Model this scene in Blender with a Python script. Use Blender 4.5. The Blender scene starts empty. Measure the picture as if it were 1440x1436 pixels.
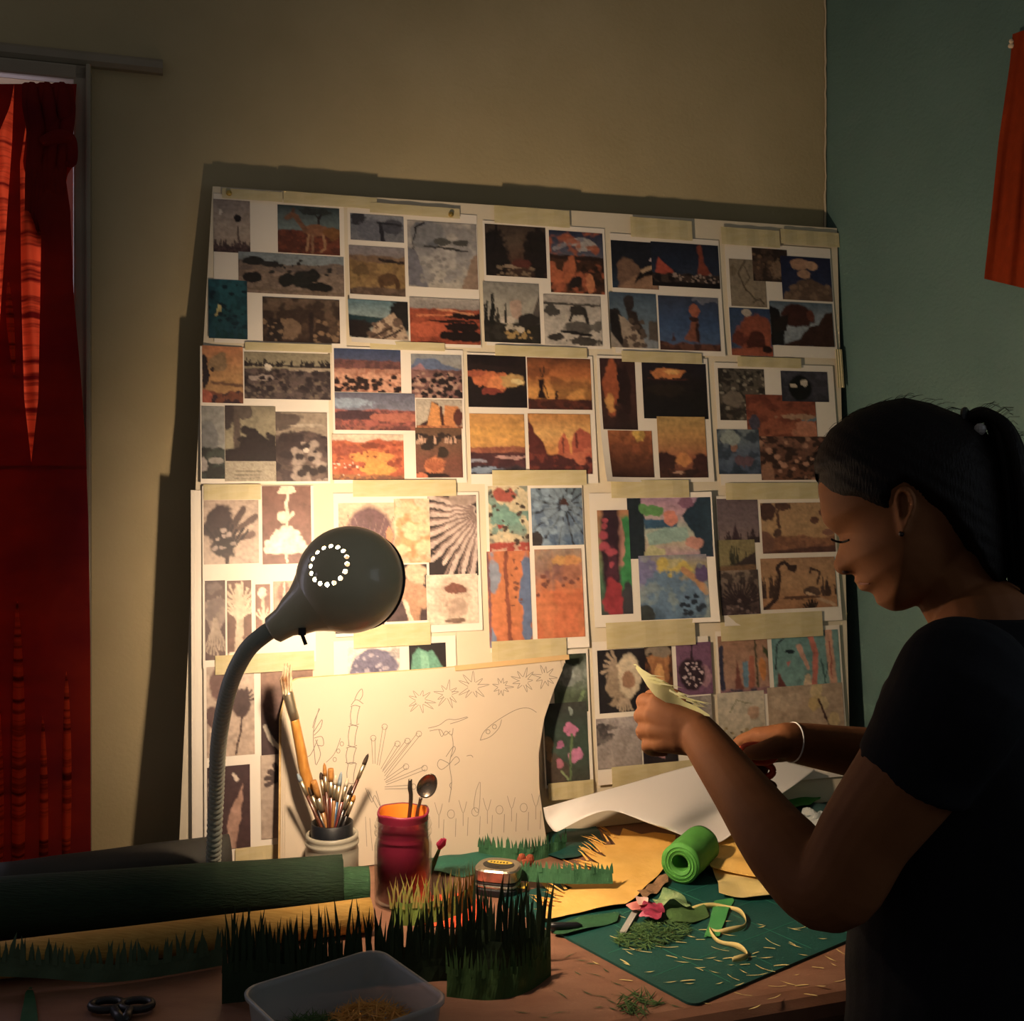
import bpy, bmesh, math, random
import numpy as np
from mathutils import Vector, Matrix

# ---------------------------------------------------------------- camera, light, exposure
sc = bpy.context.scene
COL = sc.collection
FPX, CX, HY = 1550.0, 720.0, 650.0        # focal length and horizon of the 1440x1436 frame, in pixels
CAMZ, TABZ = 1.60, 1.01
cam_d = bpy.data.cameras.new('camera'); cam = bpy.data.objects.new('camera', cam_d); COL.objects.link(cam)
cam.location = (0, 0, CAMZ); cam.rotation_euler = (math.pi/2, 0, 0)
cam_d.sensor_fit = 'HORIZONTAL'; cam_d.sensor_width = 36; cam_d.lens = 36*FPX/1440
cam_d.shift_y = -(718-HY)/1440; cam_d.clip_start = .05
sc.camera = cam
sc.view_settings.view_transform = 'Standard'; sc.view_settings.look = 'None'
sc.view_settings.gamma = 1; sc.view_settings.use_curve_mapping = False
sc.view_settings.exposure = 0.0

world = bpy.data.worlds.new('room_air'); sc.world = world; world.use_nodes = True
world.node_tree.nodes['Background'].inputs[0].default_value = (1.0, .95, .93, 1)
world.node_tree.nodes['Background'].inputs[1].default_value = .085

TH = math.radians(18)                                  # the back wall runs 18 degrees off the picture plane
U = Vector((math.cos(TH), math.sin(TH), 0)); M = Vector((-math.sin(TH), math.cos(TH), 0)); Z = Vector((0, 0, 1))
EYE = Vector((0, 0, CAMZ))
def W(s, t, z): return U*s + M*t + Z*z
def ray(px, py): return Vector(((px-CX)/FPX, 1, -(py-HY)/FPX))
def P(px, py, d): return EYE + ray(px, py)*d           # a point in a given depth
def onplane(px, py, p0, n):
    r = ray(px, py); return EYE + r*((p0-EYE).dot(n)/r.dot(n))
def tab(px, py, z=TABZ): return onplane(px, py, Vector((0, 0, z)), Z)
WT = 1.80                                              # back wall plane t
def onwall(px, py, off=0): return onplane(px, py, W(0, WT-off, 0), M)
CORNER = onwall(1162, 400).dot(U)

def area_light(name, loc, direction, sx, sy, power, color):
    l = bpy.data.lights.new(name, 'AREA'); l.shape = 'RECTANGLE'; l.size = sx; l.size_y = sy
    l.energy = power; l.color = color
    o = bpy.data.objects.new(name, l); COL.objects.link(o); o.location = loc
    o.rotation_euler = Vector(direction).to_track_quat('-Z', 'Z').to_euler(); return o
# daylight outside the curtained window, and of the window further along the teal wall (out of frame)
area_light('window_daylight', W(-.55, WT+.22, 1.62), -M, 1.0, 1.2, 7.0, (.86, .80, 1.0))
area_light('side_window_daylight', W(CORNER-.03, .25, 1.75), -U,   .5, .8, 1.2, (.80, .90, 1.0))

# ---------------------------------------------------------------- helpers
rng = random.Random(7)
ORG = {}
def srgb(h):
    h = h.lstrip('#')
    if len(h) == 3: h = ''.join(c*2 for c in h)
    c = [int(h[i:i+2], 16)/255 for i in (0, 2, 4)]
    return tuple(x/12.92 if x <= .04045 else ((x+.055)/1.055)**2.4 for x in c)

def mat(name, col, rough=.6, metal=0, col2=None, scale=20, stretch=(1, 1, 1), bump=0, bscale=None, trans=0, spec=.5, coat=0, alpha=1, contrast=.2, glass=0, ior=1.45):
    m = bpy.data.materials.new(name); m.use_nodes = True
    nt = m.node_tree; b = nt.nodes['Principled BSDF']
    c = srgb(col); b.inputs['Base Color'].default_value = (*c, 1)
    b.inputs['Roughness'].default_value = rough; b.inputs['Metallic'].default_value = metal
    b.inputs['Specular IOR Level'].default_value = spec; b.inputs['Coat Weight'].default_value = coat
    b.inputs['Alpha'].default_value = alpha; b.inputs['Transmission Weight'].default_value = glass; b.inputs['IOR'].default_value = ior
    def coords(k):
        tc = nt.nodes.new('ShaderNodeTexCoord'); mp = nt.nodes.new('ShaderNodeMapping')
        mp.inputs['Scale'].default_value = stretch; nt.links.new(tc.outputs['Object'], mp.inputs['Vector'])
        n = nt.nodes.new('ShaderNodeTexNoise'); n.inputs['Scale'].default_value = k; n.inputs['Detail'].default_value = 5
        nt.links.new(mp.outputs['Vector'], n.inputs['Vector']); return n
    src = None
    if col2:
        n = coords(scale); r = nt.nodes.new('ShaderNodeValToRGB')
        r.color_ramp.elements[0].position = .5-contrast; r.color_ramp.elements[1].position = .5+contrast
        r.color_ramp.elements[0].color = (*c, 1); r.color_ramp.elements[1].color = (*srgb(col2), 1)
        nt.links.new(n.outputs['Fac'], r.inputs['Fac']); nt.links.new(r.outputs['Color'], b.inputs['Base Color']); src = r
    if bump:
        n = coords(bscale or scale); bp = nt.nodes.new('ShaderNodeBump'); bp.inputs['Strength'].default_value = bump
        bp.inputs['Distance'].default_value = .004
        nt.links.new(n.outputs['Fac'], bp.inputs['Height']); nt.links.new(bp.outputs['Normal'], b.inputs['Normal'])
    if trans:
        t = nt.nodes.new('ShaderNodeBsdfTranslucent'); t.inputs['Color'].default_value = (*c, 1)
        if src: nt.links.new(src.outputs['Color'], t.inputs['Color'])
        mx = nt.nodes.new('ShaderNodeMixShader'); mx.inputs[0].default_value = trans
        nt.links.new(b.outputs[0], mx.inputs[1]); nt.links.new(t.outputs[0], mx.inputs[2])
        nt.links.new(mx.outputs[0], nt.nodes['Material Output'].inputs['Surface'])
    return m

def clear_glass(name, rough=.03, tint=(1, 1, 1)):
    m = bpy.data.materials.new(name); m.use_nodes = True; nt = m.node_tree; nt.nodes.remove(nt.nodes['Principled BSDF'])
    t = nt.nodes.new('ShaderNodeBsdfTransparent'); t.inputs['Color'].default_value = (*tint, 1); g = nt.nodes.new('ShaderNodeBsdfGlossy'); g.inputs['Roughness'].default_value = rough
    lw = nt.nodes.new('ShaderNodeLayerWeight'); lw.inputs['Blend'].default_value = .35; f = nt.nodes.new('ShaderNodeMath'); f.operation = 'POWER'; f.inputs[1].default_value = 2.4; nt.links.new(lw.outputs['Facing'], f.inputs[0]); x = nt.nodes.new('ShaderNodeMixShader')
    nt.links.new(f.outputs[0], x.inputs[0]); nt.links.new(t.outputs[0], x.inputs[1]); nt.links.new(g.outputs[0], x.inputs[2]); nt.links.new(x.outputs[0], nt.nodes['Material Output'].inputs['Surface']); return m
def tag(o, label=None, cat=None, group=None, kind=None):
    if label: o['label'] = label
    if cat: o['category'] = cat
    if group: o['group'] = group
    if kind: o['kind'] = kind
    return o

def mk(name, verts, faces, m, parent=None, label=None, cat=None, group=None, kind=None, smooth=False, origin=None, colors=None):
    V = np.array([tuple(v) for v in verts], dtype=float)
    if origin is None:
        lo, hi = V.min(0), V.max(0); origin = Vector(((lo[0]+hi[0])/2, (lo[1]+hi[1])/2, lo[2]))
    V = V-np.array(origin)
    me = bpy.data.meshes.new(name); me.from_pydata(V.tolist(), [], [tuple(f) for f in faces]); me.update()
    if colors is not None:
        a = me.color_attributes.new('ink', 'FLOAT_COLOR', 'POINT')
        c = np.ones((len(V), 4)); c[:, :3] = colors; a.data.foreach_set('color', c.ravel())
    if smooth: me.polygons.foreach_set('use_smooth', [True]*len(me.polygons))
    me.materials.append(m)
    o = bpy.data.objects.new(name, me); COL.objects.link(o)
    ORG[o] = Vector(origin)
    if parent: o.parent = parent; o.location = Vector(origin)-ORG[parent]
    else: o.location = origin
    return tag(o, label, cat, group, kind)

def thing(name, loc, label, cat, group=None, kind=None):
    o = bpy.data.objects.new(name, None); COL.objects.link(o); o.location = loc; o.empty_display_size = .02
    ORG[o] = Vector(loc); return tag(o, label, cat, group, kind)

class MB:
    def __init__(s): s.v = []; s.f = []
    def add(s, v, f):
        k = len(s.v); s.v += [Vector(x) for x in v]; s.f += [tuple(i+k for i in q) for q in f]; return s
    def tube(s, pts, rad, n=12, caps=True, flat=None):
        v, f = tube(pts, rad, n, caps, flat); return s.add(v, f)
    def box(s, c, ex, ey, ez):
        c = Vector(c); ex, ey, ez = Vector(ex), Vector(ey), Vector(ez)
        v = [c+ex*i+ey*j+ez*k for i in (-1, 1) for j in (-1, 1) for k in (-1, 1)]
        return s.add(v, [(0, 1, 3, 2), (4, 6, 7, 5), (0, 4, 5, 1), (2, 3, 7, 6), (0, 2, 6, 4), (1, 5, 7, 3)])
    def ball(s, c, r, n=12, scale=(1, 1, 1)):
        v = []; f = []; c = Vector(c); h = n//2
        for i in range(h+1):
            a = math.pi*i/h
            for j in range(n):
                b = 2*math.pi*j/n
                v.append(c+Vector((r*scale[0]*math.sin(a)*math.cos(b), r*scale[1]*math.sin(a)*math.sin(b), r*scale[2]*math.cos(a))))
        for i in range(h):
            for j in range(n): f.append((i*n+j, i*n+(j+1) % n, (i+1)*n+(j+1) % n, (i+1)*n+j))
        return s.add(v, f)
    def lathe(s, c, prof, n=32, axis=Z, closed=False):
        c = Vector(c); q = Vector((0, 0, 1)).rotation_difference(Vector(axis)); v = []; f = []
        for r, z in prof:
            for j in range(n):
                a = 2*math.pi*j/n; v.append(c+q @ Vector((r*math.cos(a), r*math.sin(a), z)))
        k = len(prof)
        for i in range(k-1 if not closed else k):
            for j in range(n):
                a, b = i*n, ((i+1) % k)*n
                f.append((a+j, a+(j+1) % n, b+(j+1) % n, b+j))
        if not closed:
            f.append(tuple(reversed(range(n)))); f.append(tuple((k-1)*n+j for j in range(n)))
        return s.add(v, f)
    def build(s, name, m, parent=None, **k): return mk(name, s.v, s.f, m, parent, **k)

def crom(pts, rad, sub):
    pts = [Vector(p) for p in pts]
    if sub <= 1 or len(pts) < 3: return pts, list(rad)
    out = []; ro = []
    for i in range(len(pts)-1):
        p0, p1, p2, p3 = pts[max(i-1, 0)], pts[i], pts[i+1], pts[min(i+2, len(pts)-1)]
        for k in range(sub):
            t = k/sub
            out.append(.5*((2*p1)+(p2-p0)*t+(2*p0-5*p1+4*p2-p3)*t*t+(3*p1-p0-3*p2+p3)*t**3)); ro.append(rad[i]*(1-t)+rad[i+1]*t)
    out.append(pts[-1]); ro.append(rad[-1]); return out, ro

def tube(pts, rad, n=12, caps=True, flat=None):
    pts = [Vector(p) for p in pts]
    if not hasattr(rad, '__len__'): rad = [rad]*len(pts)
    v = []; f = []; up = None
    for i, p in enumerate(pts):
        d = (pts[min(i+1, len(pts)-1)]-pts[max(i-1, 0)]).normalized()
        if up is None: up = d.orthogonal().normalized() if flat is None else Vector(flat)
        up = (up-d*up.dot(d)).normalized(); side = d.cross(up)
        for j in range(n):
            a = 2*math.pi*j/n; v.append(p+(side*math.cos(a)+up*math.sin(a))*rad[i])
    for i in range(len(pts)-1):
        for j in range(n): f.append((i*n+j, i*n+(j+1) % n, (i+1)*n+(j+1) % n, (i+1)*n+j))
    if caps: f.append(tuple(reversed(range(n)))); f.append(tuple((len(pts)-1)*n+j for j in range(n)))
    return v, f

def limb(mb, pts, rad, n=14, sub=6):
    p, r = crom(pts, rad, sub)
    d0 = (p[0]-p[1]).normalized(); d1 = (p[-1]-p[-2]).normalized()
    pre = [(p[0]+d0*r[0]*k, r[0]*math.sqrt(1-k*k)) for k in (.97, .8, .5)]
    post = [(p[-1]+d1*r[-1]*k, r[-1]*math.sqrt(1-k*k)) for k in (.5, .8, .97)]
    mb.tube([a for a, _ in pre]+p+[a for a, _ in post], [b for _, b in pre]+r+[b for _, b in post], n)

def poly_sd(X, Y, poly):
    """distance to a polygon outline (positive inside) and the nearest outline point"""
    poly = np.array(poly, float); best = np.full(X.shape, 1e9); nx = np.zeros(X.shape); ny = np.zeros(X.shape); ins = np.zeros(X.shape, bool)
    for (x0, y0), (x1, y1) in zip(poly, np.roll(poly, -1, 0)):
        dx, dy = x1-x0, y1-y0; L = dx*dx+dy*dy+1e-20
        t = np.clip(((X-x0)*dx+(Y-y0)*dy)/L, 0, 1); qx, qy = x0+t*dx, y0+t*dy
        d = (X-qx)**2+(Y-qy)**2; m = d < best; best[m] = d[m]; nx[m] = qx[m]; ny[m] = qy[m]
        c = ((y0 > Y) != (y1 > Y)) & (X < dx*(Y-y0)/(dy if dy else 1e-20)+x0); ins ^= c
    best = np.sqrt(best); return np.where(ins, best, -best), nx, ny

def poly_grid(poly, cell):
    """grid mesh filling a polygon, its rim snapped to the outline -> xy, faces, dist, rim flags"""
    poly = np.array(poly, float); lo, hi = poly.min(0)-cell, poly.max(0)+cell
    xs = np.arange(lo[0], hi[0]+cell, cell); ys = np.arange(lo[1], hi[1]+cell, cell)
    X, Y = np.meshgrid(xs, ys); sd, nx, ny = poly_sd(X, Y, poly); ins = sd > -.35*cell
    k = ins[:-1, :-1] & ins[1:, :-1] & ins[:-1, 1:] & ins[1:, 1:]
    idx = -np.ones(X.shape, int); cnt = np.zeros(X.shape, int)
    for a, b in ((0, 0), (1, 0), (0, 1), (1, 1)):
        cnt[a:a+k.shape[0], b:b+k.shape[1]] += k
    used = cnt > 0; idx[used] = np.arange(used.sum()); rim = (cnt < 4)[used]
    x, y, d = X[used].copy(), Y[used].copy(), np.maximum(sd[used], 0)
    x[rim] = nx[used][rim]; y[rim] = ny[used][rim]; d[rim] = 0
    i, j = np.nonzero(k)
    F = np.stack([idx[i, j], idx[i, j+1], idx[i+1, j+1], idx[i+1, j]], 1)
    return np.stack([x, y], 1), F, d, rim

def rim_loop_faces(F, n):
    """rim edges of a face grid, oriented"""
    E = {}
    for q in F:
        for a, b in zip(q, (*q[1:], q[0])): E[(a, b)] = 1
    return [(a, b) for (a, b) in E if (b, a) not in E]

def sheet_from_poly(poly, cell, pos, thick, m, name, parent=None, **k):
    """thin closed sheet over polygon; pos(x,y)->(top point Vector, normal)"""
    xy, F, d, rim = poly_grid(poly, cell); n = len(xy)
    top = []; bot = []
    for x, y in xy:
        p, nn = pos(x, y); top.append(p); bot.append(p-nn*thick)
    faces = [tuple(q) for q in F]+[tuple(n+i for i in reversed(q)) for q in F]
    faces += [(b, a, a+n, b+n) for a, b in rim_loop_faces(F, n)]
    return mk(name, top+bot, faces, m, parent, smooth=False, **k)

def fnoise(x, y, seed=0):
    return (math.sin(x*1.7+seed*1.3+1.1*math.sin(y*1.3+seed))+math.sin(y*2.1-seed*.7+1.3*math.sin(x*.9+seed*2)))/2

def tablesheet(name, pxpoly, m, z=.003, wav=.002, wscale=60, thick=.0006, lift=None, cell=.004, seed=1, parent=None, **k):
    """a piece of paper or fabric lying on the table, outlined in photo pixels on the table plane"""
    poly = [tuple(tab(x, y, TABZ+z)[:2]) for x, y in pxpoly]
    def pos(x, y):
        zz = TABZ+z+thick+wav*(.5+.5*fnoise(x*wscale, y*wscale, seed))+(lift(x, y) if lift else 0)
        return Vector((x, y, zz)), Z
    return sheet_from_poly(poly, cell, pos, thick, m, name, parent, **k)

def remesh(mb, voxel, smooth_it=4):
    me = bpy.data.meshes.new('tmp'); me.from_pydata([tuple(v) for v in mb.v], [], mb.f); me.update()
    bm = bmesh.new(); bm.from_mesh(me); bmesh.ops.recalc_face_normals(bm, faces=bm.faces); bm.to_mesh(me); bm.free()
    o = bpy.data.objects.new('tmp', me); COL.objects.link(o)
    r = o.modifiers.new('r', 'REMESH'); r.mode = 'VOXEL'; r.voxel_size = voxel; r.use_smooth_shade = True
    s = o.modifiers.new('s', 'SMOOTH'); s.iterations = smooth_it; s.factor = .5
    dg = bpy.context.evaluated_depsgraph_get(); e = o.evaluated_get(dg).to_mesh()
    V = np.empty(len(e.vertices)*3); e.vertices.foreach_get('co', V); V = V.reshape(-1, 3)
    F = [tuple(p.vertices) for p in e.polygons]
    bpy.data.objects.remove(o); bpy.data.meshes.remove(me); return V, F
# ---------------------------------------------------------------- materials
m_wall = mat('beige_wall_paint', '#b8a781', .75, col2='#ab9a73', scale=5, bump=.14, bscale=160)
m_teal = mat('teal_wall_paint', '#536e68', .7, col2='#4c6660', scale=4, bump=.3, bscale=150)
m_trim = mat('window_trim_paint', '#958a76', .5, col2='#887d6a', scale=14)
m_floor = mat('floor_boards', '#5a4332', .5, col2='#473425', scale=9, stretch=(1, 8, 1))
m_table = mat('table_top_hardboard', '#8c6550', .5, col2='#7a5440', scale=16, stretch=(1, 3, 1), bump=.08, bscale=220)
m_leg = mat('table_leg_wood', '#54382a', .6, col2='#43291d', scale=20)
m_glass = clear_glass('window_pane_glass')
def red_fabric(name, t):
    m = mat(name, '#a81c14', .85, trans=t, spec=.1); nt = m.node_tree
    tc = nt.nodes.new('ShaderNodeTexCoord'); mp = nt.nodes.new('ShaderNodeMapping'); mp.inputs['Scale'].default_value = (3, 3, 60)
    nt.links.new(tc.outputs['Object'], mp.inputs['Vector']); n = nt.nodes.new('ShaderNodeTexNoise'); n.inputs['Scale'].default_value = 1.4; n.inputs['Detail'].default_value = 6
    nt.links.new(mp.outputs['Vector'], n.inputs['Vector']); r = nt.nodes.new('ShaderNodeValToRGB')
    e = r.color_ramp.elements; e[0].position = .36; e[0].color = (*srgb('#6a1410'), 1); e[1].position = .52; e[1].color = (*srgb('#e2502a'), 1)
    nt.links.new(n.outputs['Fac'], r.inputs['Fac'])
    for nd in nt.nodes:
        if nd.type == 'BSDF_PRINCIPLED': nt.links.new(r.outputs['Color'], nd.inputs['Base Color'])
        if nd.type == 'BSDF_TRANSLUCENT': nt.links.new(r.outputs['Color'], nd.inputs['Color'])
    return m
m_curt = red_fabric('red_woven_cotton', .6)
m_curt2 = mat('red_hem_cotton', '#651420', .9, trans=.32, spec=.1, col2='#9c2c18', scale=5, stretch=(1, 1, 1.6), contrast=.22)  # purple-red and orange patches put curtain shadow and window glow into the colour
m_orange = mat('orange_cloth', '#7d2c10', .9, col2='#72280e', scale=60, trans=.05, spec=.1)
m_dark = mat('black_iron', '#17161a', .5)

# ---------------------------------------------------------------- setting
def wallbox(mb, s0, s1, t0, t1, z0, z1):
    mb.box(W((s0+s1)/2, (t0+t1)/2, (z0+z1)/2), U*((s1-s0)/2), M*((t1-t0)/2), Z*((z1-z0)/2))
WR = onwall(104, 400).dot(U); WL = WR-.95; WZ1 = onwall(104, 119).z; WZ0 = .96; HI = 2.75
b = MB()
wallbox(b, WR, CORNER, WT, WT+.14, 0, HI); wallbox(b, -2.2, WL, WT, WT+.14, 0, HI)
wallbox(b, WL, WR, WT, WT+.14, 0, WZ0); wallbox(b, WL, WR, WT, WT+.14, WZ1, HI)
b.build('wall_back', m_wall, kind='structure')
b = MB(); c0, c1 = CORNER, CORNER+.12
wallbox(b, c0, c1, .52, WT+.14, 0, HI); wallbox(b, c0, c1, -1.2, -.02, 0, HI)
wallbox(b, c0, c1, -.02, .52, 0, 1.33); wallbox(b, c0, c1, -.02, .52, 2.17, HI)
b.build('wall_right', m_teal, kind='structure')
b = MB(); wallbox(b, -2.2, CORNER+.12, -1.2, WT+.14, -.05, 0); b.build('floor', m_floor, kind='structure')
# ragged seam where the beige paint meets the teal wall in the corner
pts = []
z = 1.3
while z < HI: pts.append(W(CORNER-.0025-.002*rng.random(), WT-.003, z)); z += .012
v = []; f = []
for i, p in enumerate(pts):
    w = .0012+.0022*rng.random(); v += [p-U*w, p-M*.0015, p+U*.002]
    if i: k = 3*i; f += [(k-3, k-2, k+1, k), (k-2, k-1, k+2, k+1)]
mk('trim_3', v, f, mat('ragged_paint_seam', '#b9a98c', .8), kind='structure')

# window in the back wall
win = thing('window_1', W((WL+WR)/2, WT, WZ0), 'curtained window in the beige wall with plain painted casing', 'window', kind='structure')
def frame(name, s0, s1, t0, t1, z0, z1, m, parent, bev=.004):
    b = MB(); wallbox(b, s0, s1, t0, t1, z0, z1); o = b.build(name, m, parent)
    bm = o.modifiers.new('b', 'BEVEL'); bm.width = bev; bm.segments = 2; return o
cr = onwall(126, 400).dot(U); ct = onwall(60, 92).z
frame('casing', WR, cr, WT-.022, WT+.002, WZ0, ct, m_trim, win)
frame('casing', cr-.004, cr+.003, WT-.030, WT+.002, WZ0, ct, m_trim, win, .002)
frame('head_casing', WL-.03, cr, WT-.022, WT+.002, WZ1, ct, m_trim, win)
frame('casing', WL-.03, WL, WT-.022, WT+.002, WZ0, WZ1, m_trim, win)
frame('window_sill', WL-.05, cr+.01, WT-.05, WT+.04, WZ0-.025, WZ0+.005, m_trim, win)
m_sash = mat('sash_paint', '#b3a5b4', .5)
for s0, s1 in ((WL, WL+.035), (WR-.035, WR), ((WL+WR)/2-.02, (WL+WR)/2+.02)):
    frame('sash', s0, s1, WT+.085, WT+.12, WZ0, WZ1, m_sash, win)
for z0 in (WZ0, (WZ0+WZ1)/2-.02, WZ1-.035):
    frame('sash', WL, WR, WT+.085, WT+.12, z0, z0+.035, m_sash, win)
for s0, s1 in ((WL+.03, (WL+WR)/2-.018), ((WL+WR)/2+.018, WR-.03)):
    b = MB(); wallbox(b, s0, s1, WT+.099, WT+.102, WZ0+.03, WZ1-.03); b.build('pane', m_glass, win)
# picture-rail like cap over the casing
a0, a1 = onwall(-260, 66), onwall(229, 106); zc = onwall(110, 89).z+.006
b = MB(); s0, s1 = a0.dot(U), a1.dot(U)
prof = [(0, -.012), (.012, -.012), (.018, -.006), (.018, .004), (.010, .010), (0, .012)]
v = [W(s, WT-t, zc+z) for s in (s0, s1) for t, z in prof]; n = len(prof)
b.add(v, [(i, (i+1) % n, n+(i+1) % n, n+i) for i in range(n)]+[tuple(reversed(range(n))), tuple(range(n, 2*n))])
b.build('trim_1', m_trim, kind='structure')
# window in the right wall, out of frame
w2 = thing('window_2', W(CORNER, .25, 1.33), 'daylit window further along the teal wall', 'window', kind='structure')
for t0, t1, z0, z1 in ((-.05, -.02, 1.30, 2.2), (.52, .55, 1.30, 2.2), (-.05, .55, 1.30, 1.33), (-.05, .55, 2.17, 2.2)):
    frame('casing', CORNER-.012, CORNER+.01, t0, t1, z0, z1, m_trim, w2)
b = MB(); wallbox(b, CORNER+.06, CORNER+.063, -.02, .52, 1.33, 2.17); b.build('pane', m_glass, w2)

# ---------------------------------------------------------------- curtain
RE = [(112, 108), (150, 105), (178, 100), (205, 95), (232, 103), (250, 92), (300, 99), (420, 104), (520, 113), (620, 120), (720, 124), (900, 127), (1400, 128)]
def redge(y): return float(np.interp(y, [a for a, _ in RE], [b for _, b in RE]))
def curtain_pt(i, y, extra=0):
    x = -150+(redge(y)+150)*i
    g = float(np.interp(y, [112, 260, 600, 1250], [.35, .8, 1, 1]))
    fold = .011*math.sin(i*52+.4*math.sin(y*.01))*g+.005*math.sin(i*23+y*.006)
    return onwall(x, y, .030+extra+fold*.9)
cur = thing('curtain', W(WR-.4, WT-.03, 1.0), 'deep red woven curtain knotted at the top of the window', 'curtain')
ni, nj = 90, 90; ys = [118+(1262-118)*j/nj for j in range(nj+1)]
v = [curtain_pt(i/ni, y) for y in ys for i in range(ni+1)]
f = [(j*(ni+1)+i, j*(ni+1)+i+1, (j+1)*(ni+1)+i+1, (j+1)*(ni+1)+i) for j in range(nj) for i in range(ni)]
mk('panel', v, f, m_curt, cur, smooth=True)
def hem(xs, y0, y1, off, name='hem_layer'):
    v = []; f = []; k = len(xs); ny = 60
    for j in range(ny+1):
        y = y0+(y1-y0)*j/ny
        for q in range(k):
            a, b_ = xs[q]
            x = min(float(np.interp(y, [p[0] for p in a], [p[1] for p in a])), redge(y)+.5); i = (x+150)/(redge(y)+150)
            v.append(curtain_pt(i, y, off+b_))
    for j in range(ny):
        for q in range(k-1): f.append((j*k+q, j*k+q+1, (j+1)*k+q+1, (j+1)*k+q))
    return mk(name, v, f, m_curt2, cur, smooth=True)
def lin(*p): return list(p)
hem([(lin((118, 20), (200, 17), (420, 2), (560, -8), (700, -14)), .004), (lin((118, 45), (230, 28), (420, 30), (560, 34), (650, 44), (660, 45)), .008)], 118, 660, .004)
hem([(lin((118, 45), (230, 32), (330, 58), (560, 54), (650, 44), (660, 44)), .006), (lin((118, 76), (230, 66), (660, 86)), .012), (lin((118, 108), (230, 104), (300, 99), (420, 104), (520, 113), (660, 122)), .005)], 118, 660, .004)
hem([(lin((600, -150), (1260, -150)), .002), (lin((600, -20), (1260, -20)), .008), (lin((600, 55), (1260, 50)), .004), (lin((600, 119), (720, 124), (900, 127), (1260, 128)), .004)], 655, 1262, .004)
hem([(lin((118, -150), (700, -150)), .002), (lin((118, 20), (150, 14), (190, -3), (700, -14)), .006)], 118, 660, .004)
# gathered knot and its loose fall
b = MB()
for k in range(9):
    x0 = 38+k*7; x1 = 44+k*5.5
    p, r = crom([onwall(x0, 120, .05), onwall(x0+3, 150, .062+.01*math.sin(k*2.1)), onwall(x1+4, 190, .058+.012*math.sin(k*1.7)), onwall(x1-2, 250, .05), onwall(x1-6+k*1.5, 345, .016)], [.007, .010, .011, .007, .003], 6)
    b.tube(p, r, 8)
b.build('gathered_knot', m_curt2, cur, smooth=True)
b = MB(); p, r = crom([onwall(58, 200, .075), onwall(82, 192, .08), onwall(98, 198, .07), onwall(100, 228, .06), onwall(88, 226, .06)], [.007, .011, .01, .008, .003], 6); b.tube(p, r, 10)
b.build('knot_tail', m_curt2, cur, smooth=True)
b = MB(); b.tube([onwall(-260, 84, -.03), onwall(104, 121, -.03)], .007, 10)
b.build('curtain_rod', m_dark, label='thin black rod across the top of the curtained window', cat='curtain rod')

# orange cloth pinned on the teal wall
def onteal(px, py, off=0): return onplane(px, py, W(CORNER-off, 0, 0), U)
oc = thing('orange_cloth', onteal(1420, 400, .01), 'orange cloth hanging by a corner on the teal wall', 'cloth')
L = [(48, 1424), (90, 1420), (200, 1404), (300, 1394), (390, 1384)]
v = []; f = []; nj, ni = 40, 24
for j in range(nj+1):
    y = 48+(392-48)*j/nj; x0 = float(np.interp(y, [a for a, _ in L], [c for _, c in L]))
    for i in range(ni+1):
        x = x0+(1500-x0)*i/ni; yy = y+(x-x0)*.24*j/nj-(x-x0)*.35*(1-j/nj)
        v.append(onteal(x, yy, .014+.006*math.sin(i*.9+j*.05)*min(1, .3+j/nj)))
for j in range(nj):
    for i in range(ni): f.append((j*(ni+1)+i, j*(ni+1)+i+1, (j+1)*(ni+1)+i+1, (j+1)*(ni+1)+i))
mk('panel', v, f, m_orange, oc, smooth=True)
b = MB()
for k in range(5): b.ball(onteal(1423+rng.uniform(-3, 3), 57+rng.uniform(-6, 9), .016), .0035, 8)
b.build('knotted_corner', mat('pale_cotton', '#cdb79a', .9), oc)

# ---------------------------------------------------------------- table
T0, T1, S0, S1 = 1.055, 1.732, -1.25, CORNER-.015
tb = thing('work_table', W(.1, 1.4, 0), 'brown work table against the wall strewn with paper clippings', 'table')
prof = [(T1, TABZ), (T0+.02, TABZ), (T0+.008, TABZ-.004), (T0+.001, TABZ-.012), (T0, TABZ-.026), (T0+.004, TABZ-.034), (T0+.012, TABZ-.038), (T1, TABZ-.038)]
n = len(prof); v = [W(s, t, z) for s in (S0, S1) for t, z in prof]
mk('tabletop', v, [(i, n+i, n+(i+1) % n, (i+1) % n) for i in range(n)]+[tuple(range(n)), tuple(reversed(range(n, 2*n)))], m_table, tb)
for s in (S0+.06, S1-.06):
    for t in (T0+.08, T1-.06):
        b = MB(); wallbox(b, s-.03, s+.03, t-.03, t+.03, 0, TABZ-.038); b.build('leg', m_leg, tb)
b = MB(); wallbox(b, S0+.09, S1-.09, T0+.07, T0+.09, TABZ-.13, TABZ-.038); b.build('apron', m_leg, tb)
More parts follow.
